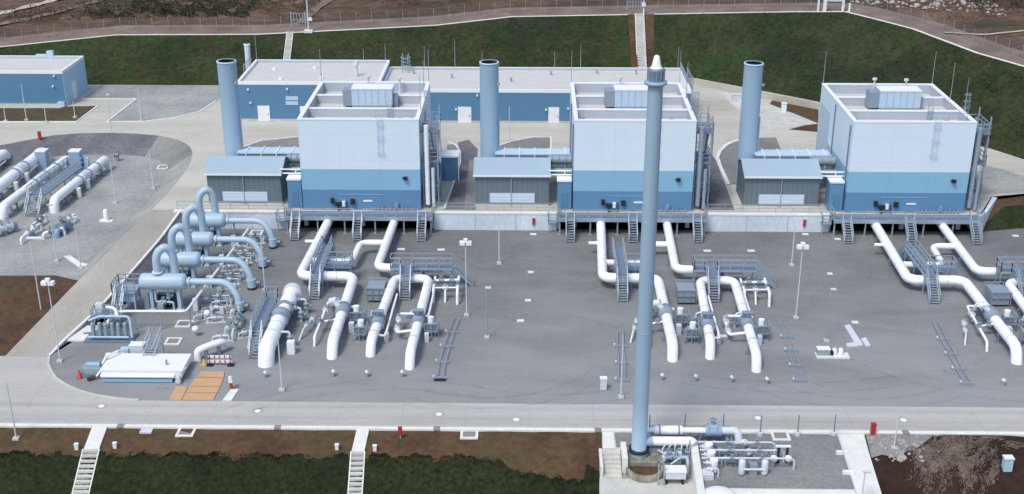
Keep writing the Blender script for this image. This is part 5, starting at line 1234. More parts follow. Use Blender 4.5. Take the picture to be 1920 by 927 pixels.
t = thing('vent_stack', 'very tall slender blue grey vent stack with a cone tip in the foreground', 'vent stack', (VX, VY, -.2))
zz = lambda row: at_plane_y(1217, row, VY).z
zc = zz(156)
prof = [(.72, -.2), (.72, 0.1), (.63, .15)] + [(.63 - .075 * k / 7, .15 + (zc - .15) * k / 7) for k in range(1, 8)]
MB().lathe((VX, VY, 0), prof, 32).build('shaft', M_VENT, t)
MB().lathe((VX, VY, 0), [(.56, zz(161)), (.83, zz(157)), (.83, zz(153)), (.60, zz(151))], 32).build('flared_collar', M_STACK, t)
MB().lathe((VX, VY, 0), [(.60, zz(152)), (.62, zz(147)), (.62, zz(133)), (.65, zz(130)), (.5, zz(127))], 32).build('wind_band', M_STEELD, t)
m = MB()
for k in range(12):
    a = 2 * PI * k / 12; m.obox((VX + .63 * math.cos(a), VY + .63 * math.sin(a), zz(151)), (VX + .63 * math.cos(a), VY + .63 * math.sin(a), zz(131)), .05, .05)
m.build('band_ribs', M_STACK, t)
MB().lathe((VX, VY, 0), [(.5, zz(128)), (.36, zz(125)), (.32, zz(120)), (.2, zz(106)), (.12, zz(104)), (.01, zz(103))], 20).build('cone_tip', M_PIPE, t)
MB().ring((VX, VY, .3), (0, 0, 1), .86, .6, .2, 24).build('foot_ring', M_BLK, t)
m = MB(); m.cyl((VX, VY, .95), (VX + 1.05, VY + .15, .95), .4, n=16); m.build('branch', M_VENT, t)
for z, r_ in ((11, .612), (21, .587)): MB().ring((VX, VY, z), (0, 0, 1), r_, .5, .06, 32).build('weld_band', M_VENT, t)
t = thing('stack_pedestal', 'algae stained concrete pedestal with a round rusty basin under the vent stack', 'pedestal', (9.3, -51, -1))
MB().box(8.02, 11.4, -51.3, -48.95, -1.0, -.22).build('block', M_RUST, t)
MB().lathe((9.4, -51.5, 0), [(1.55, -1.0), (1.55, -.42), (1.3, -.42), (1.3, -.6)], 28).build('basin', M_RUST, t); MB().lathe((9.4, -51.5, 0), [(1.3, -.55), (.01, -.55)], 28).build('basin_water', M_BRK, t)
t = thing('vent_header', 'two white vent header pipes with blue grey valve lying right of the vent stack foot', 'pipe', (14, -48.5, 0))
MB().tube([(10.0, -49.75, .9), (13.3, -49.75, .9), (13.5, -50.0, .75)], .38, 18, .3).build('header_pipe', M_PIPE, t)
m = MB(); m.tube([(9.7, -48.2, .1), (9.7, -48.2, .95), (10.5, -48.2, 1.0)], .22, 12, .3); m.cyl((10.4, -48.2, 1.0), (12.7, -48.2, 1.0), .4, n=18); m.cyl((12.7, -48.2, 1.0), (14.6, -48.2, 1.0), .26, n=14); m.build('header_pipe', M_PIPE, t)
MB().cyl((14.6, -48.2, 1.0), (15.9, -48.2, 1.0), .5, n=18).build('silencer', M_STACK, t); MB().tube([(15.9, -48.2, 1.0), (17.3, -48.2, 1.0), (17.4, -48.7, .2)], .34, 16, .4).build('outlet_elbow', M_PIPE2, t)
valve(t, (15.2, -48.2, 1.3), (1, 0, 0), .3, M_STACK)
for x in (10.8, 12.4): MB().ring((x, -48.2, 1.0), (1, 0, 0), .5, .3, .12, 18).build('flange', M_BOX, t)
for x in (11, 12.2, 14.2, 16.4): MB().box(x - .1, x + .1, -48.4, -48.0, 0, .7).build('support', M_STEELD, t)
m = MB(); railing(m, [(10.2, -47.3, 0), (16.8, -47.3, 0)], .9, .03, 1.1); m.build('pipe_rail', M_STEEL, t)
t = thing('vent_manifold', 'three parallel thin white pipes with upright pots in the grey vent yard', 'pipe', (16.5, -51.5, 0))
for k, (y, x1) in enumerate(((-50.0, 19.8), (-51.2, 20.3), (-52.4, 20.9))):
    MB().tube([(13.8, y, 1.0), (x1, y, 1.0), (x1 + .3, y, .8), (x1 + .3, y, 0)], .085, 8, .2).build('pipe_run', M_PIPE2, t)
    MB().cyl((14.6 + .05 * k, y - .5, .1), (14.6 + .05 * k, y - .5, 1.15), .34, n=14).build('pot', M_LAMP, t)
    for x in (16.2, 18.6): valve(t, (x, y, 1.0), (1, 0, 0), .13, M_BOX)
    for x in (15.4, 17.5, 19.5): MB().box(x - .05, x + .05, y - .05, y + .05, 0, .95).build('pipe_stand', M_STEEL, t)
m = MB(); m.tube([(14.0, -50.6, .5), (17.0, -50.6, .5)], .13, 8); m.tube([(14.0, -51.8, .5), (17.4, -51.8, .5)], .13, 8); m.build('return_pipe', M_BOX, t)
t = thing('twin_vessel', 'two upright pale vessels joined by a bar in the grey vent yard', 'vessel', (17.6, -53.3, 0))
for x in (16.9, 18.7): MB().lathe((x, -53.2, 0), [(.26, .1), (.28, .2), (.28, 1.2), (.2, 1.35), (.01, 1.4)], 14).build('vessel', M_PIPE2, t)
MB().cyl((16.9, -53.4, .6), (18.7, -53.4, .6), .09, n=8).build('joining_pipe', M_PIPE2, t); MB().box(17.5, 18.1, -53.4, -52.9, 0, 1.0).build('valve_block', M_BOX, t)
for u, v, lab in [(1395, 842, 'white ball shaped pot between the header pipe elbow and the upright vessels'), (1402, 860, 'lower white ball shaped pot beside the middle thin pipe of the vent yard'), (1450, 872, 'white ball shaped pot left of the dark twin posts'), (1477, 872, 'white ball shaped pot right of the dark twin posts')]:
    p = at(u, v); t = thing('ball_pot', lab, 'pot', p); MB().cyl((p.x, p.y, 0), (p.x, p.y, .4), .1, n=8).build('stem', M_STEEL, t); MB().lathe((p.x, p.y, .6), [(.01, -.3), (.24, -.2), (.32, 0), (.24, .2), (.01, .3)], 14).build('ball', M_LAMP, t)
p = at(1466, 868); t = thing('twin_post_stand', 'dark twin post stand with a flat white top bar in the grey vent yard', 'stand', p)
for s in (-.35, .35): MB().box(p.x + s - .09, p.x + s + .09, p.y - .09, p.y + .09, 0, 1.5).build('post', M_BLK, t)
MB().box(p.x - .6, p.x + .6, p.y - .12, p.y + .12, 1.5, 1.6).build('top_bar', M_LAMP, t)
t = thing('knockout_drum', 'white horizontal drum with steel frame in the pit below the vent stack', 'tank', (11.6, -52.8, -1))
MB().box(10.9, 12.5, -53.3, -52.4, -.45, .15).build('drum_body', M_PIPE2, t); MB().box(10.85, 12.55, -53.35, -52.35, .15, .28).build('drum_lid', M_TRIM, t)
for x in (11.0, 12.3): MB().box(x - .08, x + .08, -53.2, -52.5, -1.0, -.45).build('saddle', M_BLK, t)
m = MB()
for x in (10.3, 10.75): m.box(x - .05, x + .05, -53.4, -53.3, -1.0, 1.2)
m.box(10.25, 10.8, -53.4, -53.3, 1.1, 1.2); m.build('post_frame', M_STEEL, t)
m = MB(); m.tube([(11.0, -51.2, -1), (11.0, -51.2, .3), (12.8, -51.2, .3), (12.8, -51.9, .3), (12.8, -51.9, -1)], .13, 8, .3); m.tube([(11.4, -52.0, .1), (12.2, -51.6, .5), (12.8, -51.2, .2)], .1, 8, .2); m.build('drum_pipe', M_VESSEL, t)
for x in (11.3, 11.9): valve(t, (x, -51.3, .35), (1, 0, 0), .18, M_BOX)
MB().box(10.9, 11.9, -50.7, -50.0, -.2, .02).box(11.0, 11.8, -50.6, -50.1, .02, .1).build('white_cover', M_LAMP, t)
p = at(1345, 912, .25); t = thing('round_tank', 'white domed round tank cut off by the bottom edge of the photo', 'tank', (p.x, p.y - 1.3, 0))
MB().lathe((p.x, p.y - 1.3, 0), [(1.45, -.01), (1.45, .05)], 32).build('tank_wall', M_TRIM, t); MB().dome((p.x, p.y - 1.3, .05), 1.45, .55, 32, 6).build('domed_roof', M_TRIM, t)
p = at(1325, 897); solo(MB().box(p.x - .5, p.x + .5, p.y - .3, p.y + .5, 0, .5).box(p.x - .35, p.x + .35, p.y - .2, p.y + .4, .5, .62), 'cable_box', M_PIPE2, 'small pale cable box at the right side of the long white dividing wall', 'box')
# thin instrument pipes and stands around the vent station
t = thing('instrument_stand', 'grey instrument stand with thin pipes between the vent stack and the dividing wall', 'frame', (11.9, -50.2, -.02))
railing(MB(), [(11.5, -49.8, 0), (13.1, -49.8, 0), (13.1, -50.6, 0)], 1.2, .035, .5).build('frame', M_STEEL, t)
for k in range(5): MB().tube([(10.9 + k * .5, -50.3 - .1 * (k % 2), -1.0), (10.9 + k * .5, -50.3 - .1 * (k % 2), .5 + .15 * (k % 3)), (11.3 + k * .42, -49.9, .9)], .06, 6, .2).build('thin_pipe', M_PIPE2, t)
for x in (11.4, 12.2, 12.9): valve(t, (x, -50.5, .35), (1, 0, 0), .13, M_BOX)
MB().tube([(10.6, -50.0, .2), (11.2, -50.9, .2), (12.9, -50.95, .2)], .09, 8, .2).build('thin_pipe', M_VESSEL, t); MB().box(11.9, 12.4, -51.0, -50.6, -.5, .5).build('instrument_box', M_PIPE2, t)
t = thing('sampling_rack', 'grey pipe rack with small valves below the vent header elbow', 'rack', (17.3, -50.6, 0))
for k, y in enumerate((-49.5, -50.6, -51.8)):
    MB().tube([(16.9, y, 0), (16.9, y, .55), (19.0 + .3 * k, y, .6), (19.0 + .3 * k, y, 0)], .05, 6, .15).build('thin_pipe', M_PIPE2, t); valve(t, (17.7 + .2 * k, y, .58), (1, 0, 0), .1, M_BOX)
    MB().box(15.2 + .3 * k - .12, 15.2 + .3 * k + .12, y - .12, y + .12, 0, .8).build('stand', M_BOX, t)
railing(MB(), [(16.6, -49.3, 0), (16.6, -52.2, 0)], 1.1, .03, .9).build('side_frame', M_STEEL, t)
t = thing('valve_row', 'row of small white valves on thin pipes along the right side of the dividing wall', 'valve', (14.2, -52, 0))
for y in (-50.3, -51.5, -52.7, -53.6):
    MB().tube([(13.9, y, .75), (15.0, y, .75), (15.0, y, 0)], .07, 8, .15).build('thin_pipe', M_PIPE2, t); valve(t, (14.3, y, .75), (1, 0, 0), .13, M_PIPE2)
# bollards with rods along the vent yard kerb
for k, (u, v) in enumerate([(1217, 815), (1283, 812), (1355, 813), (1425, 816), (1495, 816), (1563, 815)]):
    p = at(u, v); t = thing('ground_post', ('stub post with a thin rod in the vent yard beside the vent stack', 'stub post with a thin rod behind the white header pipe, nearer the vent stack', 'stub post with a thin rod behind the blue grey valve of the header pipe', 'stub post with a thin rod left of the square gully', 'stub post with a thin rod right of the square gully', 'stub post with a thin rod at the corner of the vent yard path')[k], 'post', p, group='stub posts along the vent yard')
    MB().cyl((p.x, p.y, 0), (p.x, p.y, .3), .26, n=10).build('stub', M_PIPE2, t); MB().cyl((p.x, p.y, .3), (p.x, p.y, 1.9), .05, n=6).build('rod', M_STEELD, t)
t = thing('low_rail', 'low steel rail on two white sleepers beside the vent yard path', 'rail', at(1580, 860))
a, b = at(1568, 815), at(1592, 888); MB().tube([a + Vector((0, 0, .35)), b + Vector((0, 0, .35))], .07, 8).build('rail', M_PIPE2, t)
for u, v in ((1578, 852), (1590, 889)):
    p = at(u, v); MB().box(p.x - .45, p.x + .45, p.y - .12, p.y + .12, .01, .3).build('sleeper', M_LAMP, t)

# ------------------------------------------------------------------ concrete stairs on the slopes
def slope_stair(label, P, width, step=.45, rail=True, name='concrete_stair'):
    """P: polyline (foot line) from top to bottom"""
    t = thing(name, label, 'stairs', P[-1], group='concrete stairs on the slopes')
    for a, b in zip(P, P[1:]):
        a, b = Vector(a), Vector(b); d = b - a; dh = Vector((d.x, d.y, 0)); side = Vector((-dh.y, dh.x, 0)).normalized() * width / 2
        if abs(d.z) < .4:
            m = MB(); q = [a + side, a - side, b - side, b + side]; m.face([p + Vector((0, 0, .1)) for p in reversed(q)]); m.face([p - Vector((0, 0, .6)) for p in q])
            for k in range(4): m.face([q[k] + Vector((0, 0, .1)), q[(k + 1) % 4] + Vector((0, 0, .1)), q[(k + 1) % 4] - Vector((0, 0, .6)), q[k] - Vector((0, 0, .6))][::-1])
            m.build('landing', M_KERB, t); continue
        n = max(3, min(60, int(dh.length / step)))
        for k in range(n):
            p0, p1 = a.lerp(b, k / n), a.lerp(b, (k + .80) / n); zt = p0.z + .08; m = MB()
            q = [p0 + side, p0 - side, p1 - side, p1 + side]
            U = [Vector((v.x, v.y, zt)) for v in q]; L = [Vector((v.x, v.y, zt - .9)) for v in q]
            m.face(U[::-1] if (U[1] - U[0]).cross(U[2] - U[0]).z < 0 else U)
            for j in range(4): m.face([U[j], U[(j + 1) % 4], L[(j + 1) % 4], L[j]])
            m.build('step', M_CONC, t)
        for s in (-1, 1):
            e = side * (1 + .08 / width) * s; MB().obox(a + e + Vector((0, 0, .0)), b + e + Vector((0, 0, .0)), .10, .30).build('stringer', M_KERB, t)
    return t
slope_stair('concrete stair going down the front slope nearest the left edge', [(-36.45, -46.86, 0), (-36.2, -49.9, -.32), (-35.9, -58, -4.4)], 1.25, .42)
slope_stair('concrete stair going down the front slope below the hall gas pipes', [(-14.05, -46.86, 0), (-14.1, -49.9, -.32), (-13.75, -58, -4.4)], 1.05, .42)
def em_point(x, w):                            # a point of the embankment line at crest x, w = 0 foot, 1 crest
    for (f0, c0), (f1, c1) in zip(EM, EM[1:]):
        if c0[0] <= x <= c1[0]:
            s = (x - c0[0]) / (c1[0] - c0[0]); f = Vector((*f0, ZT)).lerp(Vector((*f1, ZT)), s); c = Vector(c0).lerp(Vector(c1), s); return f.lerp(c, w) + Vector((0, 0, .14))
c0 = em_point(-40.7, 1); slope_stair('pale concrete stair up the grass embankment behind the taller blue block', [c0, (-40.2, 56.9, ZT + .1)], .95, .5)
c1_ = em_point(18.3, 1); slope_stair('pale concrete stair up the grass embankment behind the vent stack tip', [c1_, (18.0, 57.6, ZT + .1)], 1.25, .5)
t = thing('stair_rail', 'white handrail along the embankment stair behind the vent stack tip', 'handrail', (18.9, 60, ZT))
MB().obox(c1_ + Vector((.75, 0, .9)), (18.75, 57.6, ZT + 1.0), .07, .07).build('rail', M_TRIM, t)
for w in (0, .33, .66, 1): p = Vector((18.75, 57.6, ZT)).lerp(c1_ + Vector((.75, 0, 0)), w); MB().obox(p, p + Vector((0, 0, .95)), .06, .06).build('rail_post', M_TRIM, t)
for dx0, dx1 in ((-1.9, -.75), (.95, 2.6)):
    m = MB(); m.strip([em_point(18.3 + dx0, k / 8) for k in range(9)], [em_point(18.3 + dx1, k / 8) for k in range(9)]); structure(m, 'soil_strip', M_SOIL)

# ------------------------------------------------------------------ light masts
def mast(u, v, top, z, label, head='single', r=.07, grp='light masts', slab=True):
    p = at(u, v, z); h = height_of(u, v, top, z); t = thing('light_mast', label, 'lamp post', p, group=grp)
    MB().cyl(p, p + Vector((0, 0, h)), r, r * .62, 10).build('pole', M_PIPE2 if head != 'dark' else M_STEEL, t)
    if slab: MB().box(p.x - .25, p.x + .25, p.y - .25, p.y + .25, z - .1, z + .2).build('foot_block', M_CONC, t)
    q = p + Vector((0, 0, h))
    if head == 'flood':
        for s in (-1, 1):
            MB().box(q.x + s * .32 - .26, q.x + s * .32 + .26, q.y - .25, q.y + .25, q.z - .12, q.z + .22).build('flood_lamp', M_LAMP, t)
        MB().box(q.x - .2, q.x + .2, q.y - .2, q.y + .2, q.z + .2, q.z + .5).build('sensor_head', M_LAMP, t)
        MB().obox((q.x - .55, q.y, q.z - .15), (q.x + .55, q.y, q.z - .15), .08, .08).build('cross_arm', M_STEEL, t)
    elif head in ('single', 'dark'):
        MB().box(q.x - .12, q.x + .42, q.y - .14, q.y + .14, q.z - .05, q.z + .09).build('lamp_head', M_PIPE2, t)
    elif head == 'long':
        MB().box(q.x - .25, q.x + 1.3, q.y - .15, q.y + .15, q.z - .05, q.z + .1).build('lamp_head', M_LAMP, t)
    return t
masts = [
 (875, 592, 457, 0, 'tall light mast with white double lamp right of the leftmost pipe platform', 'flood'),
 (1492, 597, 464, 0, 'tall light mast with white lamp right of the middle pipe loop', 'flood'),
 (113, 678, 532, 0, 'light mast with white double lamp between the ramp road and the concrete slab', 'flood'),
 (529, 732, 640, 0, 'thin light mast in front of the thickest white pipe', 'none'),
 (936, 495, 410, 0, 'thin light mast near the wall between the leftmost and middle halls', 'none'),
 (1484, 498, 412, 0, 'thin light mast near the wall left of the right hall', 'none'),
 (1549, 640, 543, 0, 'slim lamp mast beside the loose white planks on the asphalt', 'dark'),
 (913, 633, 540, 0, 'slim lamp mast standing alone in the middle of the yard', 'dark'),
 (1164, 746, 628, 0, 'slim mast at the left side of the vent stack, front part of the yard', 'none'),
 (497, 545, 440, 0, 'thin mast between the vessel outlets and the thickest white pipe', 'none'),
 (78, 588, 447, .1, 'leaning looking light mast on the brown soil patch at the left', 'long'),
 (107, 490, 385, .06, 'light mast beside the west yard valve cluster', 'single'),
 (152, 504, 408, .06, 'light mast at the bent slab path of the west yard', 'single'),
 (217, 381, 305, .06, 'light mast right of the nearest west yard pipe', 'none'),
 (288, 354, 283, .06, 'light mast in the open part of the west yard near the ramp road', 'none'),
 (213, 275, 178, .06, 'light mast at the dark bank of the west yard', 'single'),
 (50, 226, 158, ZT, 'light mast in front of the switchgear house on the lawn strip', 'none'),
 (87, 230, 196, ZT, 'short light mast at the kerb of the lawn strip', 'none'),
 (11, 228, 200, ZT, 'short light mast at the left end of the lawn strip', 'none'),
 (141, 221, 190, ZT, 'short light mast by the end wall of the switchgear house', 'none'),
 (265, 228, 165, ZT, 'light mast on the gravel lot left of the leftmost stack', 'none'),
 (955, 265, 200, ZT, 'thin light mast on the gravel bed right of the middle stack', 'none'),
 (1366, 265, 222, ZT, 'short light mast at the curved kerb left of the rightmost stack', 'none'),
 (31, 824, 717, -.25, 'light mast on the brown verge at the bottom left corner', 'none'),
 (1676, 842, 765, -.4, 'light mast on the dark soil slope right of the vent yard', 'none'),
 (1615, 940, 885, 0, 'short light mast at the front end of the vent yard path', 'single'),
]
for u, v, top, z, lab, head in masts: mast(u, v, top, z, lab, head)
p = em_point(-37.6, 1); t = thing('camera_mast', 'very tall thin mast on the embankment crest above the taller blue block', 'mast', p)
MB().cyl(p, p + Vector((0, 0, 13)), .13, .1, 10).build('pole', M_PIPE2, t); MB().box(p.x - .7, p.x + .7, p.y - .5, p.y + .5, p.z - .2, p.z + .25).build('foot_block', M_KERB, t); MB().box(p.x + .1, p.x + .7, p.y - .2, p.y + .2, p.z + 1.8, p.z + 2.3).build('control_box', M_LAMP, t)
p = em_point(19.1, 1) + Vector((0, .5, 0)); t = thing('camera_mast', 'tall thin white mast at the top of the stair behind the vent stack', 'mast', p)
MB().cyl(p, p + Vector((0, 0, 10)), .10, .08, 10).build('pole', M_PIPE2, t); MB().box(p.x - .3, p.x + .3, p.y - .2, p.y + .2, p.z + 1.2, p.z + 1.8).build('control_box', M_LAMP, t)

# ------------------------------------------------------------------ perimeter fence with gates
def fence(P, label, step=2.6, h=2.1):
    t = thing('wire_fence', label, 'fence', P[0])
    L = sum((b - a).length for a, b in zip(P, P[1:])); Q = resample(P, int(L / step) + 1)
    post = None
    for p in Q:
        if post is None:
            post = MB().box(p.x - .035, p.x + .035, p.y - .035, p.y + .035, p.z - .2, p.z + h).build('post', M_BOX, t)
        else:
            o = post.copy(); COL.objects.link(o); o.parent = t; o.location = p - Q[0]
    m = MB()
    for a, b in zip(Q, Q[1:]):
        for k in range(6): z = Vector((0, 0, .15 + k * (h - .2) / 5)); m.obox(a + z, b + z, .014, .014)
        for k in range(1, 5): q = a.lerp(b, k / 5); m.obox(q, q + Vector((0, 0, h - .1)), .010, .010)
    m.build('wire_mesh', M_GRATE, t)
    return t
F1 = [p for p in offset(crest, 3.6, .18)]
i1 = next(k for k, p in enumerate(F1) if p.x > -41.8); i0 = next(k for k, p in enumerate(F1) if p.x > -92)
i2 = next(k for k, p in enumerate(F1) if p.x > 17); i3 = next(k for k, p in enumerate(crest) if p.x > 53.4)
fence(F1[i0:i1], 'grey wire fence on the pinkish path left of the tall crest mast')
fence(F1[i1 + 1:i2], 'grey wire fence on the crest between the two embankment stairs')
fence(F1[i2 + 1:i3 - 1], 'grey wire fence on the crest right of the embankment stair behind the vent stack')
fence(F1[i3:], 'grey wire fence along the crest that runs down at the right edge')
def gate(p, w, label):
    t = thing('fence_gate', label, 'gate', p)
    for s in (-1, 1): MB().box(p.x + s * w / 2 - .09, p.x + s * w / 2 + .09, p.y - .09, p.y + .09, p.z - .2, p.z + 2.6).build('gate_post', M_STEEL, t)
    m = MB(); railing(m, [(p.x - w / 2, p.y, p.z), (p.x + w / 2, p.y, p.z)], 2.3, .05, .45); m.build('gate_leaf', M_STEEL, t)
    return t
gate(em_point(-39.9, 1) + Vector((0, 3.6, .1)), 2.4, 'small steel gate in the fence beside the tall crest mast')
gate(em_point(17.7, 1) + Vector((0, 3.6, .1)), 2.4, 'small steel gate in the fence above the stair behind the vent stack')
p = em_point(50.5, 1)
t = thing('portal_gate', 'white portal gate with thick posts on the crest behind the right hall', 'gate', p)
for dx, w_, h_ in ((-1.6, .25, 1.8), (-.5, .55, 3.6), (2.6, .35, 3.4), (3.7, .25, 1.3)): MB().box(p.x + dx - w_ / 2, p.x + dx + w_ / 2, p.y + .1, p.y + .6, p.z - .2, p.z + h_).build('gate_post', M_LAMP, t)
MB().box(p.x - .2, p.x + 2.4, p.y + .3, p.y + .42, p.z + 1.6, p.z + 2.2).build('gate_panel', M_PIPE2, t)

# ------------------------------------------------------------------ small things on the asphalt
def gully(u, v, z, label, s=.75):
    p = at(u, v, z); t = thing('square_gully', label, 'drain', p, group='square gullies')
    m = MB(); w_ = .22
    m.box(p.x - s, p.x + s, p.y - s, p.y - s + w_, z - .1, z + .10); m.box(p.x - s, p.x + s, p.y + s - w_, p.y + s, z - .1, z + .10); m.box(p.x - s, p.x - s + w_, p.y - s + w_, p.y + s - w_, z - .1, z + .10); m.box(p.x + s - w_, p.x + s, p.y - s + w_, p.y + s - w_, z - .1, z + .10)
    m.build('frame', M_KERB, t); MB().box(p.x - s + w_, p.x + s - w_, p.y - s + w_, p.y + s - w_, z, z + .05).build('grate', M_GRATE, t)
for u, v, z, lab in [(345, 608, .01, 'square gully with white frame right of the filter skid'), (325, 641, .01, 'square gully with white frame behind the low white tank ladder'), (349, 811, -.15, 'square white framed gully on the verge below the orange mats'), (880, 815, -.15, 'square white framed gully on the verge left of the vent yard'), (1463, 818, .01, 'square white framed gully in the grey vent yard'), (65, 570, .1, 'square white framed gully on the brown soil patch at the left'), (306, 314, .06, 'square white framed gully in the west yard near the dark bank'), (481, 437, .01, 'square gully between the rearmost vessel outlet and the concrete wall')]:
    gully(u, v, z, lab)
for u, v, lab in [(190, 762, 'round manhole in the front road left of the orange mats'), (483, 771, 'round manhole in the front road right of the orange mats'), (823, 777, 'round manhole in the front road below the leftmost pipe loop'), (968, 787, 'round manhole near the kerb of the front road, left of the vent yard'), (1421, 784, 'round manhole in the front road behind the square gully of the vent yard'), (1694, 788, 'round manhole in the front road above the mast on dark soil')]:
    p = at(u, v); t = thing('manhole', lab, 'manhole', p, group='round manholes in the front road')
    MB().cyl((p.x, p.y, -.02), (p.x, p.y, .012), .5, n=24).build('ring', M_RAMP, t); MB().cyl((p.x, p.y, 0), (p.x, p.y, .02), .27, n=20).build('cover', M_LAMP, t)
for u, v, w_, lab in [(995, 511, .45, 'flat white cover on the asphalt, rear one of three in the middle yard'), (990, 564, .45, 'flat white cover on the asphalt, middle one of three in the middle yard'), (976, 602, .5, 'flat white cover on the asphalt, front one of three in the middle yard'), (1000, 440, .5, 'flat white cover below the red fire box of the middle hall'), (1556, 514, .4, 'flat white cover on the asphalt behind the slim lamp mast near the planks'), (1603, 605, .45, 'flat white cover beside the upper end of the loose white plank'), (1326, 471, .6, 'flat white cover behind the platform right of the vent stack'), (1408, 471, .6, 'flat white cover right of the middle hall stairs'), (752, 468, .6, 'flat white cover behind the pipe platform of the leftmost hall'), (827, 469, .6, 'flat white cover right of the leftmost hall stairs'), (1510, 440, .5, 'flat white cover below the red fire box of the right hall'), (1904, 443, .5, 'flat white cover at the right edge near the grass bank'), (1357, 631, .5, 'flat white cover between the two legs of the middle pipe loop'), (1570, 449, .5, 'flat white cover under the side landing of the right hall')]:
    p = at(u, v); solo(MB().box(p.x - w_ * .7, p.x + w_ * .7, p.y - .24, p.y + .24, .008, .07), 'flat_cover', M_KERB, lab, 'cover')
for u, v, lab in [(498, 708, 'small stub marker left of the mast before the thickest pipe'), (625, 706, 'small stub marker in front of the left pipe end of the leftmost hall'), (688, 707, 'small stub marker in front of the pipe loop leg of the leftmost hall'), (754, 707, 'small stub marker in front of the longest pipe end of the leftmost hall'), (1241, 713, 'small stub marker just right of the vent stack in the front yard'), (1304, 715, 'small stub marker before the middle pipe loop, left of the inner leg'), (1371, 717, 'small stub marker before the middle pipe loop, between its legs'), (1437, 720, 'small stub marker before the longest leg of the middle pipe loop'), (1880, 723, 'small stub marker near the right edge in the front yard')]:
    p = at(u, v); t = thing('stub_marker', lab, 'marker', p, group='stub markers in the front yard')
    MB().cyl((p.x, p.y, 0), (p.x, p.y, .42), .16, n=10).build('stub', M_BOX, t); MB().cyl((p.x - .02, p.y, .42), (p.x + .12, p.y + .06, .62), .2, n=10).build('cap', M_PIPE2, t)
def ground_rack(pts, label, end=True):
    """two thin guide tubes lying on sleepers"""
    P = [at(u, v) for u, v in pts]; t = thing('tube_rack', label, 'rack', P[-1], group='tube racks on the asphalt')
    for s in (-.28, .28):
        m = MB(); m.tube([p + Vector((s, 0, .32)) for p in P], .045, 6); m.build('guide_tube', M_STEEL, t)
    for p in P[1:]:
        MB().box(p.x - .62, p.x + .62, p.y - .1, p.y + .1, .02, .27).build('sleeper', M_BOX, t)
        MB().box(p.x - .66, p.x - .5, p.y - .12, p.y + .12, .27, .42).build('sleeper_end', M_PIPE2, t)
ground_rack([(856, 600), (847, 626), (838, 653), (830, 682), (825, 712)], 'pair of thin tubes on sleepers right of the leftmost pipe loop')
ground_rack([(1163, 625), (1163, 652), (1166, 684), (1166, 716)], 'pair of thin tubes on sleepers just left of the vent stack')
ground_rack([(1466, 610), (1475, 635), (1483, 660), (1492, 689), (1499, 716)], 'pair of thin tubes on sleepers right of the middle pipe loop')
ground_rack([(1752, 605), (1768, 639), (1783, 667), (1797, 695), (1813, 722)], 'pair of thin tubes on sleepers left of the rightmost pipe end')
p = at(825, 713); solo(MB().box(p.x - .55, p.x + .55, p.y - .25, p.y + .2, .008, .14).box(p.x - .4, p.x + .4, p.y - .2, p.y + .1, .14, .18), 'rubber_block', M_BLK, 'black rubber block at the front end of the tubes right of the leftmost loop', 'block')
p = at(1131, 731); t = thing('control_box', 'small white cabinet standing alone in the front yard left of the vent stack', 'cabinet', p)
MB().box(p.x - .28, p.x + .28, p.y - .2, p.y + .25, .1, 1.15).build('body', M_PIPE2, t); MB().box(p.x - .32, p.x + .32, p.y - .24, p.y + .29, 1.15, 1.23).build('lid', M_TRIM, t); MB().box(p.x - .34, p.x + .34, p.y - .26, p.y + .3, 0, .1).build('plinth', M_BOX, t)
p = at(1563, 672); t = thing('pump_skid', 'small skid with a green white box and two white drums on the asphalt', 'skid', p)
MB().box(p.x - 1.6, p.x + 1.5, p.y - .15, p.y + .9, .01, .16).build('base_slab', M_KERB, t); MB().box(p.x - 1.5, p.x - .35, p.y + .15, p.y + .85, .16, .75).build('green_box', M_TEAL, t); MB().box(p.x - 1.53, p.x - .32, p.y + .12, p.y + .88, .75, .84).build('box_lid', M_TRIM, t)
for dx in (.15, .75): MB().lathe((p.x + dx, p.y + .5, 0), [(.22, .16), (.22, .7), (.14, .8), (.01, .82)], 12).build('drum', M_LAMP, t)
MB().box(p.x - .2, p.x + .0, p.y + .2, p.y + .6, .16, .6).build('pump', M_BLK, t)
for px, lab, h_ in [([(1583, 613), (1593, 611), (1618, 649), (1606, 651)], 'long white plank lying slanted on the asphalt near the small skid', .16), ([(1586, 646), (1610, 643), (1611, 650), (1588, 652)], 'short white plank lying crosswise at the foot of the long plank', .13), ([(1614, 638), (1623, 635), (1632, 650), (1624, 652)], 'short white plank beside the lower end of the long plank', .15)]:
    solo(MB().prism([tuple(at(u, v))[:2] for u, v in px], .01, h_), 'white_plank', M_PIPE2, lab, 'plank')
p = at(1886, 888, -1.2); t = thing('control_box', 'white cabinet standing tilted on the dark soil slope at the right', 'cabinet', p)
MB().box(p.x - .35, p.x + .35, p.y - .25, p.y + .3, p.z - .6, p.z + 1.45).build('body', M_HSIDE, t); MB().box(p.x - .4, p.x + .4, p.y - .3, p.y + .35, p.z + 1.45, p.z + 1.56).build('lid', M_TRIM, t)
p = at(1720, 858, -.7); solo(MB().box(p.x - .35, p.x + .35, p.y - .15, p.y + .2, p.z - .1, p.z + .12), 'stone_block', M_KERB, 'small pale stone on the dark soil slope right of the vent yard', 'stone')
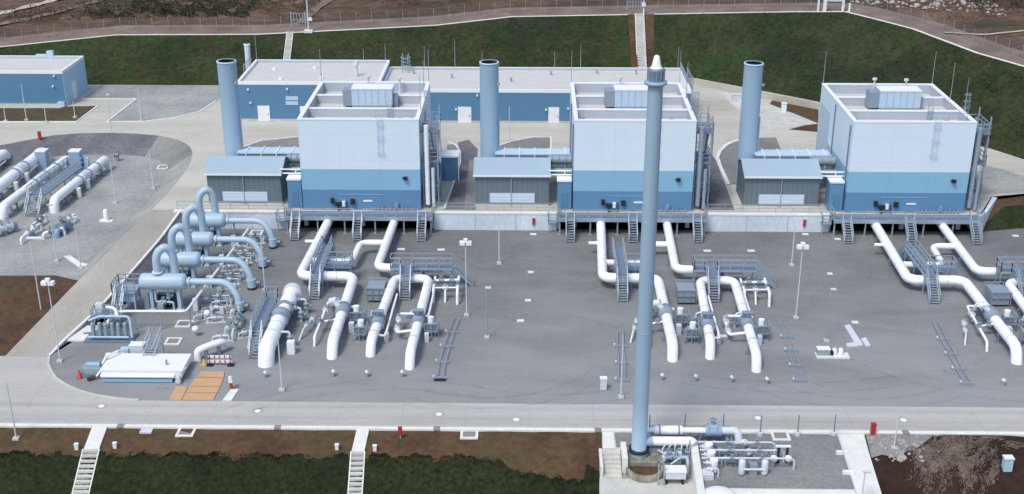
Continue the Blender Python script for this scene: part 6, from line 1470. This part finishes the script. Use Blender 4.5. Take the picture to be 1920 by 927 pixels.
for u, v, lab in [(144, 842, 'white sign plate on the verge left of the leftmost concrete stair'), (216, 840, 'white sign plate on the verge right of the leftmost concrete stair'), (632, 843, 'white sign plate on the verge left of the concrete stair below the gas pipes'), (703, 845, 'white sign plate on the verge right of the concrete stair below the gas pipes')]:
    p = at(u, v, -.35); solo(MB().box(p.x - .14, p.x + .14, p.y - .12, p.y + .14, p.z - .2, p.z + .45).box(p.x - .17, p.x + .17, p.y - .15, p.y + .17, p.z + .45, p.z + .5), 'lamp_bollard', M_LAMP, lab.replace('white sign plate', 'low white lamp bollard'), 'bollard')
for u, lab in [(227, 'dark kerb drain right of the leftmost concrete stair'), (521, 'dark kerb drain between the two front concrete stairs'), (819, 'dark kerb drain left of the vent yard, below the middle manhole'), (1121, 'dark kerb drain at the left corner of the vent yard'), (1697, 'dark kerb drain beside the mast on the dark soil slope')]:
    p = at(u, 797 + u * .0078, 0); solo(MB().box(p.x - .28, p.x + .28, -46.95, -46.36, .02, .10), 'kerb_drain', M_GRATE, lab, 'drain')
solo(MB().box(at(278, 803, -.1).x - .5, at(278, 803, -.1).x + .5, -47.6, -46.9, -.3, 0), 'flat_cover', M_PIPE2, 'flat pale cover on the verge right of the leftmost concrete stair', 'cover')

# ------------------------------------------------------------------ scrub, rubble and straw
def leaf_mass(name, mat, areas, n, size, seed, flat=.6):
    random.seed(seed); m = MB()
    for k in range(n):
        x0, x1, y0, y1 = random.choice(areas); cx, cy = random.uniform(x0, x1), random.uniform(y0, y1)
        hh = 1.3 * max(.0, math.sin(cx * .9 + cy * .53) * math.cos(cx * .37 - cy * .8) + .45 * math.sin(cx * 2.1 + cy * 1.7) + .35)
        if hh < .1: continue
        c = Vector((cx, cy, field_z(cx, cy) + random.random() ** .7 * hh))
        a = Vector((random.gauss(0, 1), random.gauss(0, 1), random.gauss(0, flat))).normalized(); b = a.cross(Vector((random.gauss(0, 1), random.gauss(0, 1), random.gauss(0, 1)))).normalized(); s = size * random.uniform(.5, 1.4)
        m.face([c - a * s, c + b * s * .6, c + a * s, c - b * s * .5])
    return m
cz = lambda x: (8.2 if x < -45 else 9.4 if x < -10 else 11)
o = leaf_mass('scrub', M_SHRUB, [(-84, -50, 77.5, 90), (-72, -46, 79, 91), (-80, -50, 76.8, 82)], 16000, .17, 3)
tag(o.build('scrub', M_SHRUB), 'dark green and brown scrub on the field behind the fence at the upper left', 'scrub', kind='stuff')
o = leaf_mass('scrub', M_SHRUBB, [(-46, -38.5, 77, 90), (-29, -10, 80, 91), (66, 84, 62, 74), (-10, 22, 84, 92), (-95, -84, 77, 85)], 9000, .15, 4)
tag(o.build('dry_scrub', M_SHRUBB), 'dry brown scrub on the field behind the crest path', 'scrub', kind='stuff')
o = leaf_mass('scrub', M_SHRUB, [(74, 96, 76, 92), (36, 50, 84, 92), (74, 92, 68, 80)], 9000, .18, 5)
tag(o.build('scrub', M_SHRUB), 'green scrub on the field at the upper right corner', 'scrub', kind='stuff')
random.seed(9); m = MB()
for k in range(420):
    x = random.uniform(56, 78); y = 88 - (x - 56) * .75 + random.uniform(-9, 6); s = random.choice((.12, .18, .25, .45)) * random.uniform(.6, 1.3); z = field_z(x, y)
    m.lathe((x, y, z - s * .2), [(s * 1.1, 0), (s, s * .5), (s * .5, s * .9), (.01, s)], 5, (random.uniform(-.4, .4), random.uniform(-.4, .4), 1))
tag(m.build('rubble', M_RUBBLE), 'pale stone rubble on the field behind the crest at the upper right', 'rubble', kind='stuff')
# pale track at the upper left
def track(px, w, name, mat):
    '''a wheel track draped on the field; px are its middle points in the survey photo'''
    P = []
    for u, v in px:
        p = at(u, v, 9.5)
        for _ in range(6): p = at(u, v, field_z(p.x, p.y) + .05)
        P.append(p)
    P = resample(P, 26); L_, R_ = [], []
    for k, p in enumerate(P):
        d = P[min(k + 1, 25)] - P[max(k - 1, 0)]; d.z = 0; d.normalize()
        for S_, sg in ((L_, 1), (R_, -1)):
            q = Vector((p.x - d.y * w * sg, p.y + d.x * w * sg, 0)); q.z = field_z(q.x, q.y) + .16; S_.append(q)
    structure(MB().strip(L_, R_), name, mat)
track([(-60, 40), (0, 26), (60, 12), (110, -2), (180, -16)], 1.1, 'field_track', M_TRACK)
track([(-60, 62), (30, 40), (110, 22), (170, 6), (230, -14)], 1.0, 'field_track', M_PATH)
track([(566, 45), (575, 32), (598, 14), (640, -12)], .9, 'field_track', M_STRAW)
track([(1770, 62), (1850, 66), (1930, 58), (2000, 55)], .35, 'field_track', M_TRACK)
# straw litter on the dark slope at the lower right
random.seed(21); m = MB()
def slope_z(y):
    pr = [(-46.85, -.08), (-48.4, -.25), (-50.4, -.6), (-53, -1.5), (-56, -2.7), (-62, -5.0)]
    for (a, za), (b, zb) in zip(pr, pr[1:]):
        if b <= y <= a: return za + (zb - za) * (a - y) / (a - b)
    return -1
# each swath is a bent line along which fine stalks were raked
swaths = []
for k in range(46):
    u0, v0 = random.gauss(1800, 36), random.gauss(846, 13); ang = random.choice((random.gauss(-.75, .35), random.gauss(2.3, .35), random.gauss(1.75, .3))); swaths.append((u0, v0, ang, random.uniform(25, 95), random.gauss(0, .007)))
for k in range(5200):
    u0, v0, ang, Ls, curv = random.choice(swaths); t_ = random.random() * Ls; a2 = ang + curv * t_
    u = u0 + math.cos(a2) * t_ + random.gauss(0, 4.5); v = v0 + math.sin(a2) * t_ * .8 + random.gauss(0, 2.6)
    if not (1700 < u < 1925 and 814 < v < 935): continue
    p = at(u, v, -.6); q2 = at(u + math.cos(a2) * 4, v + math.sin(a2) * 3.2, -.6); a = math.atan2(q2.y - p.y, q2.x - p.x) + random.gauss(0, .35); L = random.uniform(.10, .5); dx, dy = math.cos(a) * L, math.sin(a) * L; w_ = random.uniform(.008, .024)
    q = []
    for s, o_ in ((-1, -w_), (-1, w_), (1, w_), (1, -w_)):
        x, y = p.x + s * dx / 2 + o_ * math.sin(a), p.y + s * dy / 2 - o_ * math.cos(a); q.append((x, min(y, -46.95), slope_z(min(y, -46.95)) + .07 + random.uniform(0, .05)))
    m.face(q if (Vector(q[1]) - Vector(q[0])).cross(Vector(q[2]) - Vector(q[0])).z > 0 else q[::-1])
tag(m.build('straw_litter', M_STRAW), 'pale straw and dry stalks strewn over the dark soil slope', 'straw', kind='stuff')
structure(MB().poly([(28.3, -46.9, .0), (31, -46.9, 0), (34.0, -46.9, .0), (33.3, -47.6, -.1), (32.6, -48.3, -.18), (31.4, -48.9, -.3), (30.2, -49.8, -.42), (29.0, -49.5, -.38), (28.1, -49.9, -.44)]), 'gravel_patch', M_GRAVEL)
random.seed(5); m = MB()
for k in range(170):
    x, y = random.gauss(30.4, 1.5), random.uniform(-50.2, -47.0)
    if not 28.3 < x < 35: continue
    s = random.choice((.05, .07, .1, .16)) * random.uniform(.7, 1.4); m.lathe((x, y, slope_z(y)), [(s * 1.1, 0), (s, s * .5), (s * .5, s * .9), (.01, s)], 5, (random.uniform(-.4, .4), random.uniform(-.4, .4), 1))
tag(m.build('rubble', M_RUBBLE), 'small pale stones around the mast foot on the dark slope', 'rubble', kind='stuff')

# grass tufts on the slopes: ragged edges and clumps
def tufts(n, seed, place, smin=.10, smax=.30):
    random.seed(seed); m = MB()
    for k in range(n):
        c, s = place(), random.uniform(smin, smax)
        if c is None: continue
        for j in range(2):
            a = random.uniform(0, PI); d = Vector((math.cos(a), math.sin(a), 0)) * s * random.uniform(.6, 1.2); lean = Vector((random.uniform(-.5, .5), random.uniform(-.5, .5), 1)) * s * random.uniform(.5, 1.0)
            m.face([c - d, c + d, c + lean + d * .35, c + lean - d * .3])
    return m
def clump(x, y, f): return math.sin(x * .61 * f + 1.3 * math.sin(y * .8 * f)) + math.sin(y * 1.1 * f + x * .23 * f) + .7 * math.sin(x * 1.7 * f - y * .9 * f)
def front_spot():
    x = random.uniform(-52, 6); yt = grass_top(x); y = yt + .15 - abs(random.gauss(0, .4)) if random.random() < .3 else random.uniform(-56.5, yt)
    if -37.1 < x < -35.2 or -14.9 < x < -13.1 or clump(x, y, 1.4) < random.uniform(-1.6, .8): return None
    return Vector((x, y, front_z(y)))
tag(tufts(30000, 31, front_spot, .03, .10).build('grass_tufts', M_GRASSF), 'dark grass tufts on the slope below the road', 'grass', kind='stuff')
def back_spot():
    k = random.randrange(4, len(foot) - 9); w_ = random.random(); s = random.random()
    p = foot[k].lerp(crest[k], w_).lerp(foot[k + 1].lerp(crest[k + 1], w_), s)
    if clump(p.x, p.y * 1.5, .55) < random.uniform(-1.4, 1.0): return None
    return p + Vector((0, 0, -.04))
tag(tufts(24000, 32, back_spot, .05, .15).build('grass_tufts', M_GRASS), 'grass tufts on the embankment behind the station', 'grass', kind='stuff')

# ------------------------------------------------------------------ camera, light, sky
cd = bpy.data.cameras.new('camera'); cam = bpy.data.objects.new('camera', cd); COL.objects.link(cam)
cam.matrix_world = Matrix(((RT.x, UP.x, -FW.x, CAM.x), (RT.y, UP.y, -FW.y, CAM.y), (RT.z, UP.z, -FW.z, CAM.z), (0, 0, 0, 1)))
cd.sensor_width = 36; cd.lens = 36 * FPX / 1920; cd.clip_start = 1; cd.clip_end = 4000
scene.camera = cam
SUN_EL, SUN_AZ = R(58), R(214)                  # azimuth clockwise from +Y
sd = bpy.data.lights.new('sun', 'SUN'); sun = bpy.data.objects.new('sun', sd); COL.objects.link(sun)
sd.energy = 1.4; sd.angle = R(16); sd.color = (1, .96, .90)
sv = Vector((math.sin(SUN_AZ) * math.cos(SUN_EL), math.cos(SUN_AZ) * math.cos(SUN_EL), math.sin(SUN_EL)))
sun.rotation_euler = sv.to_track_quat('Z', 'Y').to_euler(); sun.location = (0, 0, 80)
w = bpy.data.worlds.new('World'); scene.world = w; w.use_nodes = True
nt = w.node_tree; bg = nt.nodes['Background']; sky = nt.nodes.new('ShaderNodeTexSky'); sky.sky_type = 'NISHITA'
sky.sun_disc = False; sky.sun_elevation = SUN_EL; sky.sun_rotation = SUN_AZ; sky.air_density = 1.0; sky.dust_density = 2.0; sky.ozone_density = 0.4
nt.links.new(sky.outputs[0], bg.inputs[0]); bg.inputs[1].default_value = 0.12
scene.view_settings.view_transform = 'Standard'; scene.view_settings.look = 'None'
scene.view_settings.exposure = 0.58; scene.view_settings.gamma = 1.0
try: scene.view_settings.use_curve_mapping = False
except Exception: pass
